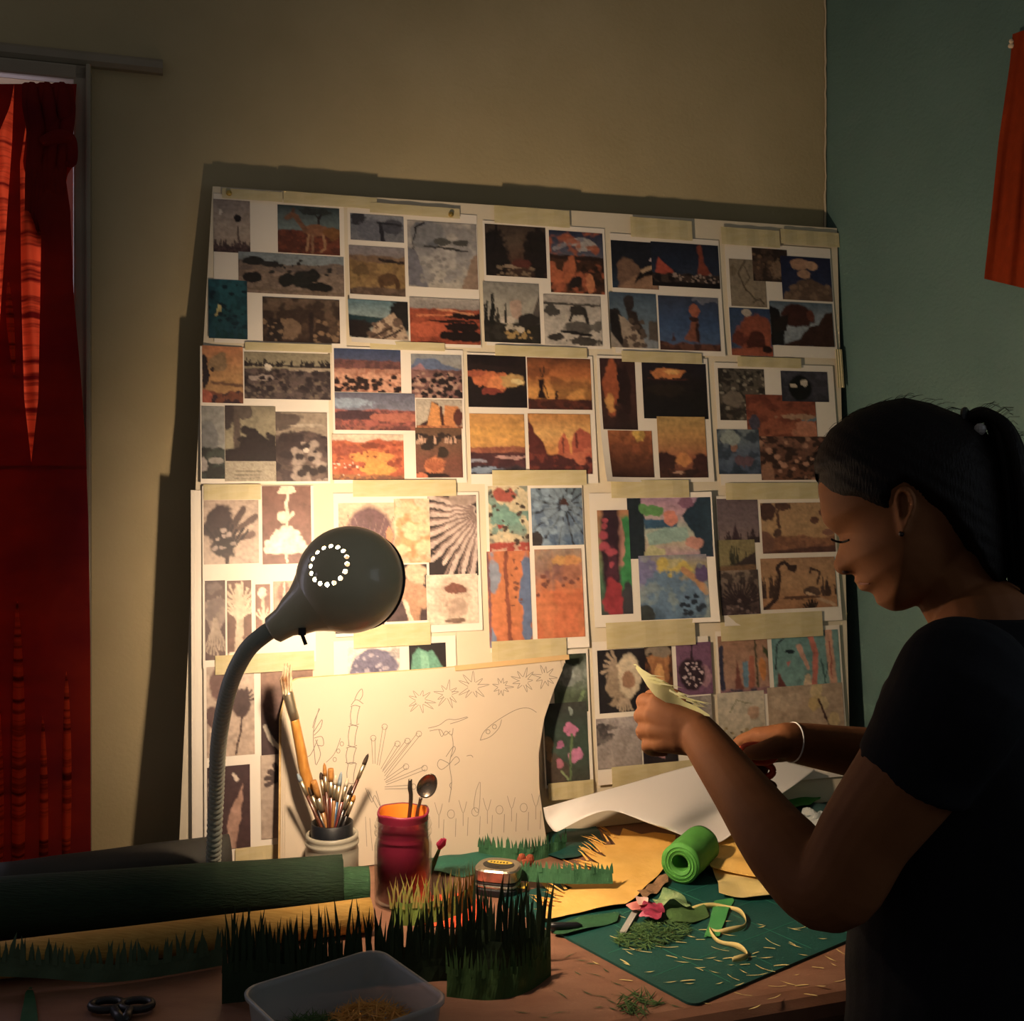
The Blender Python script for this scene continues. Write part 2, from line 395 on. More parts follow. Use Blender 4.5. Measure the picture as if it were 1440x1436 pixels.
# ---------------------------------------------------------------- board leaning on the wall
B0 = W(0, 1.648, TABZ+.0012); BU = (M*.111+Z*.98).normalized(); BN = U.cross(BU).normalized()
if BN.y > 0: BN = -BN
def onboard(px, py, off=0): return onplane(px, py, B0+BN*off, BN)
def bab(px, py): q = onboard(px, py)-B0; return q.dot(U), q.dot(BU)
def bp(a, b_, h): return B0+U*a+BU*b_+BN*h
def board_bottom_a(px):
    k = (px-CX)/FPX; return (k*B0.y-B0.x)/(U.x-k*U.y)
m_board = mat('white_foam_board', '#dcd0b8', .7, col2='#d2c5aa', scale=6)
m_paper = mat('white_print_paper', '#e9e0d2', .65, col2='#e2d8c8', scale=8)
m_tape = mat('masking_tape', '#dccfa6', .55, col2='#d0c190', scale=30, stretch=(1, 1, 4), bump=.1, bscale=120, alpha=.78)
tl, tr = bab(299, 262), bab(1177, 321); bl, br = (board_bottom_a(250), 0), (board_bottom_a(1197), 0)
mid_l, mid_r = bab(279, 600), bab(1185, 640)
out = [tl, tr, mid_r, br, bl, mid_l]; n = len(out)
v = [bp(a, c, 0) for a, c in out]+[bp(a, c, -.006) for a, c in out]
mk('display_board', v, [tuple(reversed(range(n))), tuple(range(n, 2*n))]+[(i, (i+1) % n, n+(i+1) % n, n+i) for i in range(n)], m_board,
   label='large white board leaning on the wall covered with taped picture sheets', cat='board')

# ---- a small painter that prints pictures as colour attributes
m_ink = bpy.data.materials.new('printed_picture_ink'); m_ink.use_nodes = True
_b = m_ink.node_tree.nodes['Principled BSDF']; _b.inputs['Roughness'].default_value = .5; _b.inputs['Specular IOR Level'].default_value = .35
_a = m_ink.node_tree.nodes.new('ShaderNodeVertexColor'); _a.layer_name = 'ink'; m_ink.node_tree.links.new(_a.outputs['Color'], _b.inputs['Base Color'])
SEED = [10]
def vnoise(h, w, sx, sy, seed, octv=3):
    r = np.random.RandomState(seed); o = np.zeros((h, w)); amp = 1; tot = 0
    for k in range(octv):
        gx, gy = int(sx*2**k)+2, int(sy*2**k)+2; g = r.rand(gy+1, gx+1)
        x = np.linspace(0, gx-1.001, w); y = np.linspace(0, gy-1.001, h); xi, yi = x.astype(int), y.astype(int)
        fx, fy = x-xi, y-yi; fx = fx*fx*(3-2*fx); fy = (fy*fy*(3-2*fy))[:, None]
        a = g[yi][:, xi]*(1-fx)+g[yi][:, xi+1]*fx; c = g[yi+1][:, xi]*(1-fx)+g[yi+1][:, xi+1]*fx
        o += amp*(a*(1-fy)+c*fy); tot += amp; amp *= .55
    return o/tot
def paint(ops, w, h):
    C = np.zeros((h, w, 3)); X, Y = np.meshgrid((np.arange(w)+.5)/w, (np.arange(h)+.5)/h); ar = w/h; SEED[0] += 3; q0 = SEED[0]
    X = X+.05/ar*(vnoise(h, w, 7*ar, 7, q0, 4)-.5)+.022/ar*(vnoise(h, w, 22*ar, 22, q0+1, 2)-.5); Y = Y+.05*(vnoise(h, w, 7*ar, 7, q0+2, 4)-.5)+.022*(vnoise(h, w, 22*ar, 22, q0+9, 2)-.5)
    col = lambda s: np.array(srgb(s))
    def over(msk, c): C[:] = C*(1-msk[..., None])+col(c)*msk[..., None]
    def seg(pts, wd):
        D = np.full(C.shape[:2], 9.)
        for (x0, y0), (x1, y1) in zip(pts, pts[1:]):
            dx, dy = (x1-x0)*ar, y1-y0; L = dx*dx+dy*dy+1e-9
            t = np.clip(((X-x0)*ar*dx+(Y-y0)*dy)/L, 0, 1); D = np.minimum(D, np.hypot((X-x0)*ar-t*dx, Y-y0-t*dy))
        return np.clip((wd-D)/max(wd*.4, .6/h)+.5, 0, 1)
    for op in ops:
        SEED[0] += 1; sd = SEED[0]; r = np.random.RandomState(sd); k = op[0]
        if k == 'g':
            cs = [col(c) for c in op[1:]]; t = Y*(len(cs)-1) if len(cs) > 1 else Y*0
            i = np.minimum(t.astype(int), max(len(cs)-2, 0)); f_ = (t-i)[..., None]; A = np.array(cs)
            C[:] = A[i]*(1-f_)+A[np.minimum(i+1, len(cs)-1)]*f_
        elif k == 'n':
            _, c, amt, sx, sy = op[:5]; lo = op[5] if len(op) > 5 else .5
            over(amt*np.clip((vnoise(h, w, sx, sy, sd)-lo+.06)/.12, 0, 1), c)
        elif k == 'r':
            _, y0, amp, fr, c, c2 = op; ln = y0+amp*(vnoise(1, w, fr, 1, sd)[0]-.5)*2
            over(np.clip((Y-ln[None])*h*.8+.5, 0, 1), c)
            over(np.clip((Y-ln[None])*h*.8+.5, 0, 1)*np.clip((vnoise(h, w, 9*ar, 9, sd+7, 4)-.5)/.1+.3, 0, 1), c2)
        elif k == 'b':
            _, cx, cy, rx, ry, c = op[:6]; ro = op[6] if len(op) > 6 else .2
            d = np.hypot((X-cx)/rx, (Y-cy)/ry)+ro*(vnoise(h, w, 7*ar, 7, sd)-.5)*2
            over(np.clip((1-d)*6+.5, 0, 1), c)
        elif k == 'p':
            pts = [(x*ar, y) for x, y in op[1]]; s_, _, _ = poly_sd(X*ar, Y, pts)
            over(np.clip(s_*h*.9+.5, 0, 1), op[2])
        elif k == 's': over(seg(op[1], op[2]), op[3])
        elif k == 'k':
            _, nn, x0, y0, x1, y1, sz, c = op
            for _i in range(nn):
                x, y, q = r.uniform(x0, x1), r.uniform(y0, y1), sz*r.uniform(.5, 1.4)
                d = np.hypot((X-x)*ar/q/1.3, (Y-y)/q); over(np.clip((1-d)*3, 0, 1), c)
        elif k == 't':
            _, nn, x0, x1, yb, hh, c = op
            for _i in range(nn):
                x = r.uniform(x0, x1); q = hh*r.uniform(.4, 1); over(seg([(x, yb), (x+r.uniform(-.03, .03), yb-q)], .012), c)
                over(seg([(x, yb), (x, yb-q*.5)], .022), c)
        elif k == 'f':
            _, cx, cy, nn, r0, r1, a0, a1, wd, c = op
            for _i in range(nn):
                a = math.radians(a0+(a1-a0)*(_i+.5)/nn); q = r1*r.uniform(.8, 1.05)
                over(seg([(cx+r0*math.cos(a)/ar, cy+r0*math.sin(a)), (cx+q*math.cos(a)/ar, cy+q*math.sin(a))], wd), c)
    lum = C.mean(2, keepdims=True); C = lum+(C-lum)*.80                       # print grain and brush texture
    g1 = vnoise(h, w, 6*ar, 6, q0+5, 4)-.5; g2 = vnoise(h, w, 20*ar, 20, q0+6, 3)-.5; g3 = vnoise(h, w, 8*ar, 26, q0+7, 3)-.5
    C = C*(1+.42*g1+.62*g2+.3*g3)[..., None]*.9
    return np.clip(C, 0, 1)

m_line = mat('printed_text_ink', '#8a8176', .7)
TONE = 1.0
SHEETS = []
def sheet(idx, x0, y0, x1, y1, label, pics, lb=.0018, rb=.0018, re=0, le=0, group='picture sheets taped to the board'):
    a0, b1 = bab(x0, y0); a1, b0 = bab(x1, y1); base = .0008+.00018*idx
    def hh(a, b_):
        u = (a-a0)/(a1-a0); q = 1-(b_-b0)/(b1-b0); u = min(max(u, 0), 1); q = min(max(q, 0), 1)
        return base+lb*(1-u)**3*q**3+rb*u**3*q**3+re*u**6+le*(1-u)**6+.0005*math.sin(u*5+idx)*q
    nx = 12; v = []; f = []
    for off in (0, -.0003):
        for j in range(nx+1):
            for i in range(nx+1):
                a, b_ = a0+(a1-a0)*i/nx, b1+(b0-b1)*j/nx; v.append(bp(a, b_, hh(a, b_)+off))
    N = (nx+1)**2; g = lambda i, j: j*(nx+1)+i
    for j in range(nx):
        for i in range(nx):
            q = (g(i, j), g(i, j+1), g(i+1, j+1), g(i+1, j)); f.append(q); f.append(tuple(N+k for k in reversed(q)))
    for i in range(nx):
        for a, c in ((g(i+1, 0), g(i, 0)), (g(i, nx), g(i+1, nx)), (g(0, i), g(0, i+1)), (g(nx, i+1), g(nx, i))): f.append((c, a, a+N, c+N))
    so = mk('picture_sheet' if pics else 'blank_sheet', v, f, m_paper, label=label, cat='picture sheet' if pics else 'paper', group=group)
    SHEETS.append(so)
    for j, pc in enumerate(pics):
        px0, py0, px1, py1, plabel, ops = pc
        pa0, pb1 = bab(px0, py0); pa1, pb0 = bab(px1, py1)
        w = max(8, int((px1-px0)/1.7)); h = max(8, int((py1-py0)/1.7))
        C = paint(ops, w+1, h+1).reshape(-1, 3); off = .0004+.00022*j
        pv = []
        for jj in range(h+1):
            b_ = pb1+(pb0-pb1)*jj/h
            for ii in range(w+1):
                a = pa0+(pa1-pa0)*ii/w; pv.append(bp(a, b_, hh(a, b_)+off))
        I = np.arange((w+1)*(h+1)).reshape(h+1, w+1)
        pf = np.stack([I[:-1, :-1], I[1:, :-1], I[1:, 1:], I[:-1, 1:]], -1).reshape(-1, 4).tolist()
        mk('printed_picture', pv, pf, m_ink, so, label=plabel, colors=C, smooth=True)
    return so

BRN, SEP = '#4a332b', '#b59a84'
def blossom(bg, ops): return [('g', bg, bg), ('n', '#8c7264', .25, 2, 2)]+ops
SH = [
(300, 272, 487, 488, 'taped sheet with the guanaco and oak hills pictures', [
  (300, 280, 352, 357, 'lone palm in pale haze', [('g', '#8d7f7a', '#b3a08f', '#a8937f'), ('s', [(.66, .5), (.68, .9)], .012, '#4d3a35'), ('b', .64, .34, .09, .08, '#241c1e'), ('t', 26, 0, 1, .95, .2, '#4e3b3a'), ('r', .88, .03, 6, '#3f2f2f', '#5a4442'), ('b', .2, .25, .05, .06, '#d5c7b8')]),
  (390, 288, 478, 360, 'brown guanaco on a red plain', [('g', '#2b3a40', '#6b7d7d', '#7d7a6c'), ('r', .5, .04, 3, '#5a2c1c', '#77381f'), ('s', [(.66, .35), (.68, .2), (.8, .08)], .02, '#2a1d1a'), ('s', [(.66, .25), (.55, .1)], .015, '#2a1d1a'), ('b', .6, .1, .22, .08, '#2c3331', .6), ('b', .6, .5, .2, .13, '#8a5a38'), ('s', [(.43, .5), (.3, .25), (.24, .2), (.16, .28)], .05, '#7a5034'), ('s', [(.25, .15), (.27, .08)], .02, '#5a3a28'), ('s', [(.5, .6), (.46, .92)], .025, '#a27a52'), ('s', [(.56, .6), (.55, .95)], .025, '#8a6444'), ('s', [(.72, .6), (.76, .85), (.68, .93)], .025, '#a27a52'), ('b', .88, .55, .14, .12, '#80521f', .5)]),
  (335, 354, 484, 418, 'grey hillside with dark oaks', [('g', '#7f8c92', '#8f9492'), ('r', .22, .1, 2, '#6b5c54', '#7d6a5c'), ('r', .45, .05, 3, '#8c7665', '#7a6656'), ('b', .14, .22, .1, .11, '#20201f'), ('b', .3, .28, .08, .08, '#2a2826'), ('b', .13, .62, .09, .14, '#201d1c'), ('b', .45, .65, .08, .17, '#1b1b1a'), ('b', .6, .62, .1, .22, '#20221f'), ('b', .7, .5, .06, .16, '#1b1c1a'), ('b', .76, .8, .12, .14, '#171716'), ('s', [(0, .88), (1, .93)], .03, '#77634f'), ('k', 18, .1, .15, .95, .5, .04, '#2a2724')]),
  (293, 393, 348, 478, 'deep teal print with a small pale figure', [('g', '#155a66', '#0f4f57', '#123e4c'), ('n', '#0a2d3a', .6, 4, 5), ('b', .28, .5, .06, .07, '#c9bd74', .7), ('s', [(.2, .6), (.33, .45)], .02, '#bfae6a'), ('k', 30, 0, .05, 1, 1, .035, '#082430'), ('t', 14, .2, .9, 1, .2, '#0a3a3c')]),
  (369, 418, 478, 484, 'dim brown desert scrub', [('g', '#6d5845', '#5d4635', '#3c2b23'), ('n', '#2d201b', .8, 6, 4), ('b', .34, .7, .14, .2, '#7d6249', .6), ('b', .15, .75, .1, .25, '#2b2220', .5), ('s', [(.62, .95), (.62, .35)], .05, '#2a1f1e'), ('b', .75, .75, .1, .25, '#33251f', .6), ('k', 25, 0, .5, 1, 1, .05, '#86694c')])]),
(488, 290, 676, 490, 'taped sheet with ink wash rocks and red dunes', [
  (492, 300, 568, 342, 'grey blue rocks', [('g', '#8d919a', '#6c7079', '#7b7a80'), ('b', .15, .2, .14, .25, '#34353d'), ('b', .4, .6, .25, .4, '#6b6d79', .4), ('s', [(.56, .35), (.6, .95)], .07, '#2b2b33'), ('b', .78, .4, .18, .3, '#4a4c57', .3), ('s', [(.5, .3), (.95, .35)], .04, '#2b2b33')]),
  (490, 345, 570, 418, 'bear on a yellow hillside', [('g', '#8f8688', '#8a7768'), ('r', .2, .12, 2, '#7c5f47', '#8a6b4e'), ('r', .32, .05, 3, '#9b7a42', '#87673a'), ('s', [(.55, .26), (.95, .32)], .03, '#2f2421'), ('b', .2, .5, .14, .12, '#6d5430', .6), ('b', .68, .66, .17, .12, '#5f4327', .3), ('s', [(.58, .72), (.58, .85)], .05, '#54391f'), ('s', [(.84, .68), (.86, .84)], .05, '#54391f'), ('r', .86, .06, 4, '#5a4638', '#6f5846')]),
  (572, 310, 672, 408, 'ink wash boulder', [('g', '#b3a89d', '#aba5a0', '#b7ad9d'), ('b', .28, .2, .24, .2, '#6c7078', .5), ('n', '#8d8b8c', .7, 4, 4), ('s', [(.13, .18), (.13, .1), (.25, .04)], .014, '#17161a'), ('s', [(.13, .18), (.08, .35), (.13, .7)], .01, '#3b3a40'), ('b', .5, .3, .14, .05, '#55544f', .5), ('b', .76, .3, .1, .05, '#4c4a45'), ('s', [(.25, .37), (.85, .42)], .016, '#3c3a38'), ('p', [(0, .4), (.12, .45), (.3, 1), (0, .98)], '#74727c'), ('p', [(.75, 1), (.9, .55), (1, .45), (1, 1)], '#9a7f69'), ('k', 30, .2, .5, .75, .95, .03, '#8d8985')]),
  (488, 422, 574, 480, 'pale coast rocks and sea', [('g', '#5f8590', '#93a6a4', '#b5b3a0'), ('p', [(0, .4), (.6, .45), (.6, .6), (0, .75)], '#1f3d44'), ('b', .9, .35, .22, .4, '#221f1f', .3), ('b', .15, .75, .25, .25, '#2b2322', .4), ('p', [(.3, 1), (.45, .6), (.75, .3), (.95, .75), (1, 1)], '#c0a283'), ('k', 26, .35, .5, .98, 1, .06, '#6f5646'), ('s', [(.4, .95), (.7, .7)], .025, '#4a382f'), ('s', [(.55, .98), (.85, .75)], .025, '#4a382f')]),
  (575, 418, 675, 486, 'red dunes under cloud', [('g', '#b2a79b', '#55565c', '#7b7b7c'), ('r', .24, .01, 2, '#a5451f', '#8d3819'), ('b', .6, .5, .35, .03, '#2a1612', .3), ('b', .85, .38, .3, .06, '#20110f', .4), ('b', .75, .62, .3, .08, '#1b0f0e', .4), ('b', .25, .7, .3, .16, '#c25325', .3), ('b', .75, .82, .35, .12, '#170d0d', .4), ('s', [(.4, .25), (.9, .33)], .02, '#d88a55'), ('s', [(.1, .4), (.6, .36)], .02, '#d4763f')])], dict(lb=.016)),
(678, 310, 857, 492, 'taped sheet with the dark forest and the snow scene', [
  (681, 315, 769, 392, 'dark forest pool', [('g', '#3a2f28', '#5c4a3a', '#54392a', '#37281f'), ('b', .12, .6, .26, .5, '#1f1917', .4), ('b', .9, .5, .28, .5, '#211a17', .4), ('b', .45, .8, .2, .04, '#9a8267', .7), ('b', .6, .72, .14, .1, '#5e2d22', .4), ('s', [(.15, .5), (.2, 0)], .02, '#1b1514'), ('s', [(.75, .5), (.7, .2)], .02, '#1b1514'), ('k', 18, .2, .8, .8, 1, .03, '#7d6850')]),
  (771, 324, 850, 415, 'orange canyon under a blue sky', [('g', '#27304a', '#4d5266', '#a08d88', '#c08c5e'), ('b', .6, .2, .3, .09, '#b5aca6', .7), ('s', [(.1, .3), (.6, .12)], .03, '#8d8a92'), ('r', .4, .02, 4, '#4a2d1c', '#2e1f17'), ('n', '#b0572c', .9, 5, 6, .52), ('p', [(0, .4), (1, .4), (1, .46), (0, .46)], '#33221a'), ('b', .72, .82, .07, .15, '#cf7b45', .3), ('b', .45, .8, .13, .1, '#201a1b', .4), ('b', .15, .7, .16, .12, '#c2602c', .6), ('s', [(.4, .45), (.42, .6), (.3, .8)], .05, '#c0622e')]),
  (678, 396, 760, 484, 'pale crag above dark pines', [('g', '#8b877d', '#aaa393', '#b7ab98'), ('p', [(.78, .8), (1, .15), (1, .8)], '#5a514b'), ('b', .58, .45, .12, .16, '#bd9d88', .4), ('b', .42, .62, .16, .08, '#cfc1ae', .5), ('r', .66, .06, 4, '#26231d', '#34302a'), ('b', .8, .6, .2, .12, '#2b2724', .4), ('t', 8, 0, .18, .7, .5, '#1f1f1b'), ('t', 4, .22, .4, .65, .3, '#34322c'), ('k', 14, .35, .78, .85, .92, .03, '#b08d4c'), ('k', 14, .3, .7, .7, .8, .04, '#c3b49c')]),
  (763, 414, 846, 488, 'black and white big cat over prey', [('g', '#aaa095', '#c2b8aa', '#bfb4a5'), ('s', [(0, .18), (1, .2)], .02, '#4a4540'), ('b', .12, .32, .14, .1, '#4a4641', .6), ('b', .6, .3, .15, .1, '#2f2c2a', .25), ('s', [(.5, .35), (.46, .5)], .03, '#2f2c2a'), ('s', [(.72, .35), (.76, .55)], .035, '#2f2c2a'), ('b', .58, .64, .24, .14, '#5b5650', .3), ('s', [(.3, .72), (.8, .78)], .03, '#201e1d'), ('b', .2, .82, .12, .06, '#3b3733', .5), ('b', .7, .9, .3, .08, '#45403b', .7), ('b', .92, .6, .1, .12, '#6a645c', .6)])]),
(857, 328, 1019, 502, 'taped sheet with the balanced rock photographs', [
  (858, 338, 926, 408, 'slabs of rock against a dark sky', [('g', '#1c1d25', '#1b1f2b', '#26384c'), ('b', .35, .75, .26, .4, '#7a5a45', .3), ('p', [(.1, 1), (.5, .72), (.9, .55), (1, 1)], '#9d7556'), ('p', [(.45, .9), (.62, .6), (1, .5), (1, .68), (.7, .72)], '#191415'), ('p', [(.6, .6), (.95, .45), (.98, .52), (.65, .66)], '#b99a76'), ('b', .88, .38, .06, .04, '#c9b0b0')]),
  (914, 340, 1012, 407, 'red spire at night', [('g', '#1d2030', '#1f2a40', '#2c3a4c'), ('p', [(.05, .7), (.1, .35), (.3, .62), (.36, .75)], '#b8452a'), ('p', [(.66, .7), (.7, .4), (.67, .08), (.73, 0), (.77, .4), (.88, .7)], '#8a3a22'), ('r', .7, .05, 5, '#45352d', '#211a1b'), ('k', 36, .3, .68, 1, .88, .025, '#a1897a'), ('p', [(0, .9), (1, .86), (1, 1), (0, 1)], '#1c1617')]),
  (855, 411, 925, 491, 'jagged grey rocks', [('g', '#3f5468', '#5d7485', '#8b9299'), ('p', [(0, 1), (0, .3), (.18, .3), (.4, .6), (.3, 1)], '#26211f'), ('b', .42, .2, .12, .15, '#322b2a', .3), ('p', [(.35, .3), (.55, .35), (.75, .8), (.5, .8)], '#332924'), ('p', [(.2, .4), (.45, .55), (.7, .85), (.75, 1), (.28, 1)], '#a9947d'), ('k', 22, .25, .5, .7, 1, .045, '#5d4c40'), ('p', [(0, .7), (.26, 1), (0, 1)], '#9d8f80'), ('p', [(.82, .5), (1, .5), (1, .85), (.8, .85)], '#5b5047')]),
  (924, 416, 1012, 495, 'balanced rock against blue', [('g', '#333b50', '#33507a', '#45628a'), ('b', .85, .05, .25, .07, '#6f7280', .6), ('p', [(.4, .8), (.5, .6), (.56, .42), (.64, .42), (.66, .85)], '#8d4e33'), ('b', .59, .26, .08, .12, '#b05c3b'), ('b', .59, .42, .08, .05, '#3b2422'), ('p', [(.6, .5), (.66, .5), (.66, .88), (.6, .8)], '#3a2320'), ('p', [(.2, .82), (.24, .66), (.27, .82)], '#4a2c27'), ('r', .86, .06, 4, '#6a3f2e', '#472a22')])]),
(1018, 340, 1177, 505, 'taped sheet with arches and the mushroom rock', [
  (1024, 364, 1078, 433, 'faint brown ink drawing', [('g', '#8d7d66', '#94836b'), ('s', [(.45, .05), (.25, .3), (.4, .6), (.7, .85)], .015, '#574835'), ('s', [(.4, .1), (.55, .4), (.4, .55)], .012, '#5d4d39'), ('b', .12, .25, .1, .1, '#7a6950', .6), ('s', [(.6, .9), (.8, .8), (.9, .92)], .012, '#574835')]),
  (1056, 349, 1108, 398, 'brown rock face', [('g', '#4d382e', '#5b4335'), ('n', '#2d211d', .8, 5, 5), ('b', .65, .65, .18, .3, '#8a6c52', .5), ('k', 12, 0, .2, 1, 1, .06, '#77593f')]),
  (1096, 360, 1170, 425, 'mushroom rock', [('g', '#1f2342', '#232a4c', '#2b3150'), ('p', [(.1, .85), (.35, .55), (.6, .48), (.85, .65), (1, .68), (1, 1), (0, 1)], '#6a503f'), ('b', .4, .18, .2, .13, '#b88868'), ('b', .6, .2, .12, .1, '#c19472'), ('b', .45, .4, .13, .1, '#b28566'), ('k', 18, .1, .6, .95, .98, .06, '#84664f')]),
  (1024, 433, 1086, 502, 'red arch', [('g', '#2c4266', '#3f5878'), ('b', .6, .55, .42, .42, '#9c4a2c', .25), ('b', .6, .7, .25, .22, '#4d2119', .3), ('p', [(0, .85), (1, .8), (1, 1), (0, 1)], '#a5502f'), ('b', .4, .1, .12, .08, '#b9aa99'), ('b', .2, .65, .16, .15, '#6d2f20', .5), ('b', .85, .85, .12, .08, '#2a1512', .4)]),
  (1080, 424, 1172, 489, 'dark arch against pale sky', [('g', '#54697a', '#96a0a8', '#8b98a2'), ('b', .42, .32, .26, .26, '#43201a', .2), ('p', [(0, .1), (.15, .2), (.22, .6), (.2, 1), (0, 1)], '#171317'), ('p', [(.2, .95), (.45, .85), (.6, .55), (.75, .5), (.88, .25), (1, .2), (1, 1), (.2, 1)], '#40241b'), ('p', [(.05, .4), (.3, .3), (.25, .65), (.1, .7)], '#1e1517'), ('b', .64, .3, .06, .12, '#6a3423')])]),
(281, 488, 464, 680, 'taped sheet with grey meadow and boulder landscapes', [
  (284, 487, 342, 568, 'orange seaside haze', [('g', '#c47a45', '#bd8a4d', '#b88a50'), ('b', .4, .3, .22, .18, '#9a7a52', .5), ('b', .08, .45, .09, .3, '#2c2023', .3), ('b', .26, .42, .05, .05, '#3b2b28'), ('p', [(.2, .62), (1, .66), (1, .72), (.2, .66)], '#6d4a35'), ('r', .8, .06, 4, '#7a442c', '#3a2830'), ('b', .08, .9, .14, .12, '#b6593a', .4)]),
  (343, 495, 465, 563, 'grey meadow and birches', [('g', '#8f8468', '#a69a7c'), ('s', [(0, .28), (1, .3)], .02, '#342c2b'), ('t', 40, 0, 1, .3, .15, '#241d1f'), ('r', .36, .05, 2, '#3a2f31', '#594a47'), ('b', .75, .36, .25, .04, '#9d8d78', .3), ('b', .2, .55, .14, .06, '#9a8b82', .7), ('b', .28, .32, .04, .07, '#cfc4b0', .5), ('k', 40, 0, .6, 1, 1, .04, '#6f6052'), ('k', 30, 0, .4, 1, .8, .05, '#2a2126')]),
  (283, 572, 316, 674, 'grey cliff and grass', [('g', '#95938c', '#a3a199'), ('b', .3, .45, .35, .25, '#7c7c7b', .3), ('r', .58, .03, 3, '#3b423c', '#2a2c2a'), ('b', .6, .75, .3, .04, '#948d84', .6), ('b', .1, .8, .2, .08, '#a09690', .5)]),
  (316, 571, 388, 650, 'forest silhouettes', [('g', '#8d8269', '#9d9274', '#a59a7a'), ('b', .12, .1, .2, .3, '#443838', .6), ('s', [(.24, .9), (.24, 0)], .055, '#5b4c45'), ('b', .4, .12, .14, .12, '#5b4f47', .8), ('p', [(.2, 1), (.3, .65), (.5, .42), (.65, .48), (.85, .6), (1, .5), (1, 1)], '#2a2022'), ('p', [(0, 1), (0, .78), (.3, .72), (.3, 1)], '#2a2022'), ('k', 14, .2, .4, 1, .65, .06, '#2f2526')]),
  (316, 649, 388, 677, 'plain caption card', [('g', '#b3a78f', '#aea189'), ('s', [(.22, .5), (.7, .5)], .02, '#7d735f'), ('s', [(.2, .68), (.68, .66)], .02, '#7d735f'), ('s', [(.2, .84), (.66, .82)], .02, '#7d735f')]),
  (387, 580, 461, 677, 'tumbled boulders', [('g', '#9c8b76', '#8c7a6a'), ('b', .15, .12, .35, .1, '#5d4f48', .6), ('b', .6, .2, .3, .03, '#b5a48e', .4), ('r', .3, .06, 3, '#473738', '#5b4844'), ('b', .3, .5, .3, .2, '#392b2c', .5), ('b', .65, .8, .3, .25, '#6c5850', .5), ('k', 22, .2, .4, 1, 1, .06, '#a08d80'), ('k', 22, 0, .35, 1, .95, .05, '#2d2225'), ('b', .6, .55, .06, .04, '#d0c0b0', .5)])], dict(le=.006)),
(466, 487, 656, 679, 'taped sheet with the rocky salt plain and orange hills', [
  (469, 490, 564, 553, 'stony plain under a violet ridge', [('g', '#34456a', '#6a6a80'), ('r', .28, .04, 3, '#7a4a45', '#5f3b3d'), ('r', .46, .01, 3, '#c08468', '#a9694e'), ('k', 60, 0, .6, 1, 1, .06, '#d69a78'), ('k', 50, 0, .62, 1, 1, .055, '#2c1c1d')]),
  (577, 498, 650, 561, 'stony plain and blue peaks', [('g', '#8c8f93', '#b9ad92'), ('p', [(0, .3), (.12, .12), (.45, .1), (.7, .25), (1, .34), (1, .4), (0, .4)], '#5d6f93'), ('p', [(0, .36), (.2, .2), (.3, .38)], '#a3727a'), ('r', .36, .01, 3, '#8b5f58', '#6a4643'), ('k', 55, 0, .45, 1, 1, .05, '#b38b76'), ('k', 55, 0, .45, 1, 1, .05, '#241a1e')]),
  (470, 552, 584, 606, 'violet storm over the desert', [('g', '#5e5f74', '#7c7f92', '#a08a88'), ('b', .2, .28, .3, .12, '#8fa0b5', .5), ('r', .46, .04, 3, '#a9574a', '#7a4340'), ('b', .25, .6, .4, .12, '#4a3038', .4), ('b', .75, .65, .3, .12, '#b8664f', .4), ('r', .88, .05, 4, '#6b3a3a', '#9a5644')]),
  (584, 562, 650, 603, 'sunlit orange butte', [('g', '#b9aa96', '#c2b49c'), ('p', [(0, 1), (.1, .85), (.25, .7), (.34, .1), (.48, .15), (.5, 1)], '#3f2424'), ('p', [(.22, 1), (.35, .1), (.55, .3), (.6, 1)], '#dc8f3f'), ('p', [(.55, 1), (.62, .2), (.9, .25), (.95, .5), (.85, .9)], '#cf7f3b'), ('b', .9, .6, .1, .3, '#5a2b25', .3), ('s', [(.53, .3), (.57, .9)], .05, '#4b2622'), ('r', .9, .03, 4, '#b96f3d', '#8d4f30')]),
  (466, 611, 568, 675, 'orange hillside', [('g', '#e0c6a8', '#e3c9a8'), ('r', .14, .08, 2, '#b9532b', '#c9652f'), ('b', .55, .25, .14, .06, '#8a3f26', .4), ('b', .2, .35, .2, .12, '#a84f33', .6), ('b', .55, .5, .3, .12, '#e0912f', .5), ('b', .65, .75, .25, .16, '#e39a2e', .5), ('k', 40, 0, .2, 1, .75, .04, '#933f25'), ('r', .88, .05, 3, '#7a4a35', '#a86a35'), ('k', 10, 0, .6, .4, .9, .03, '#e8c8b0')]),
  (583, 602, 650, 672, 'desert bush on red sand', [('g', '#6a4c34', '#77523b', '#6f3f31', '#6f4234'), ('k', 20, 0, .15, 1, .32, .05, '#2f2320'), ('t', 9, 0, 1, .3, .14, '#cda184'), ('b', .6, .5, .14, .1, '#33271f', .4), ('b', .25, .38, .14, .08, '#2b201e', .4), ('b', .4, .75, .2, .17, '#c9723d', .3), ('f', .4, .85, 9, 0, .25, -160, -20, .02, '#a3552d'), ('b', .3, .93, .4, .05, '#2b1a1a', .5), ('b', .08, .95, .15, .06, '#c4693f', .3)])]),
(656, 496, 840, 680, 'taped sheet with the windmill and burning sunsets', [
  (656, 499, 741, 574, 'burning cloud on black', [('g', '#2a1d1c', '#1b1415'), ('b', .4, .5, .26, .2, '#cf6a2e', .55), ('b', .72, .48, .22, .12, '#c79a50', .5), ('b', .12, .35, .18, .06, '#b0532d', .6), ('b', .45, .55, .12, .14, '#e38238', .5), ('b', .85, .5, .12, .05, '#e2c780', .5), ('b', .4, .68, .16, .06, '#8a3423', .6), ('b', .75, .8, .3, .14, '#191315', .4), ('b', .5, .1, .4, .12, '#1d1416', .4)]),
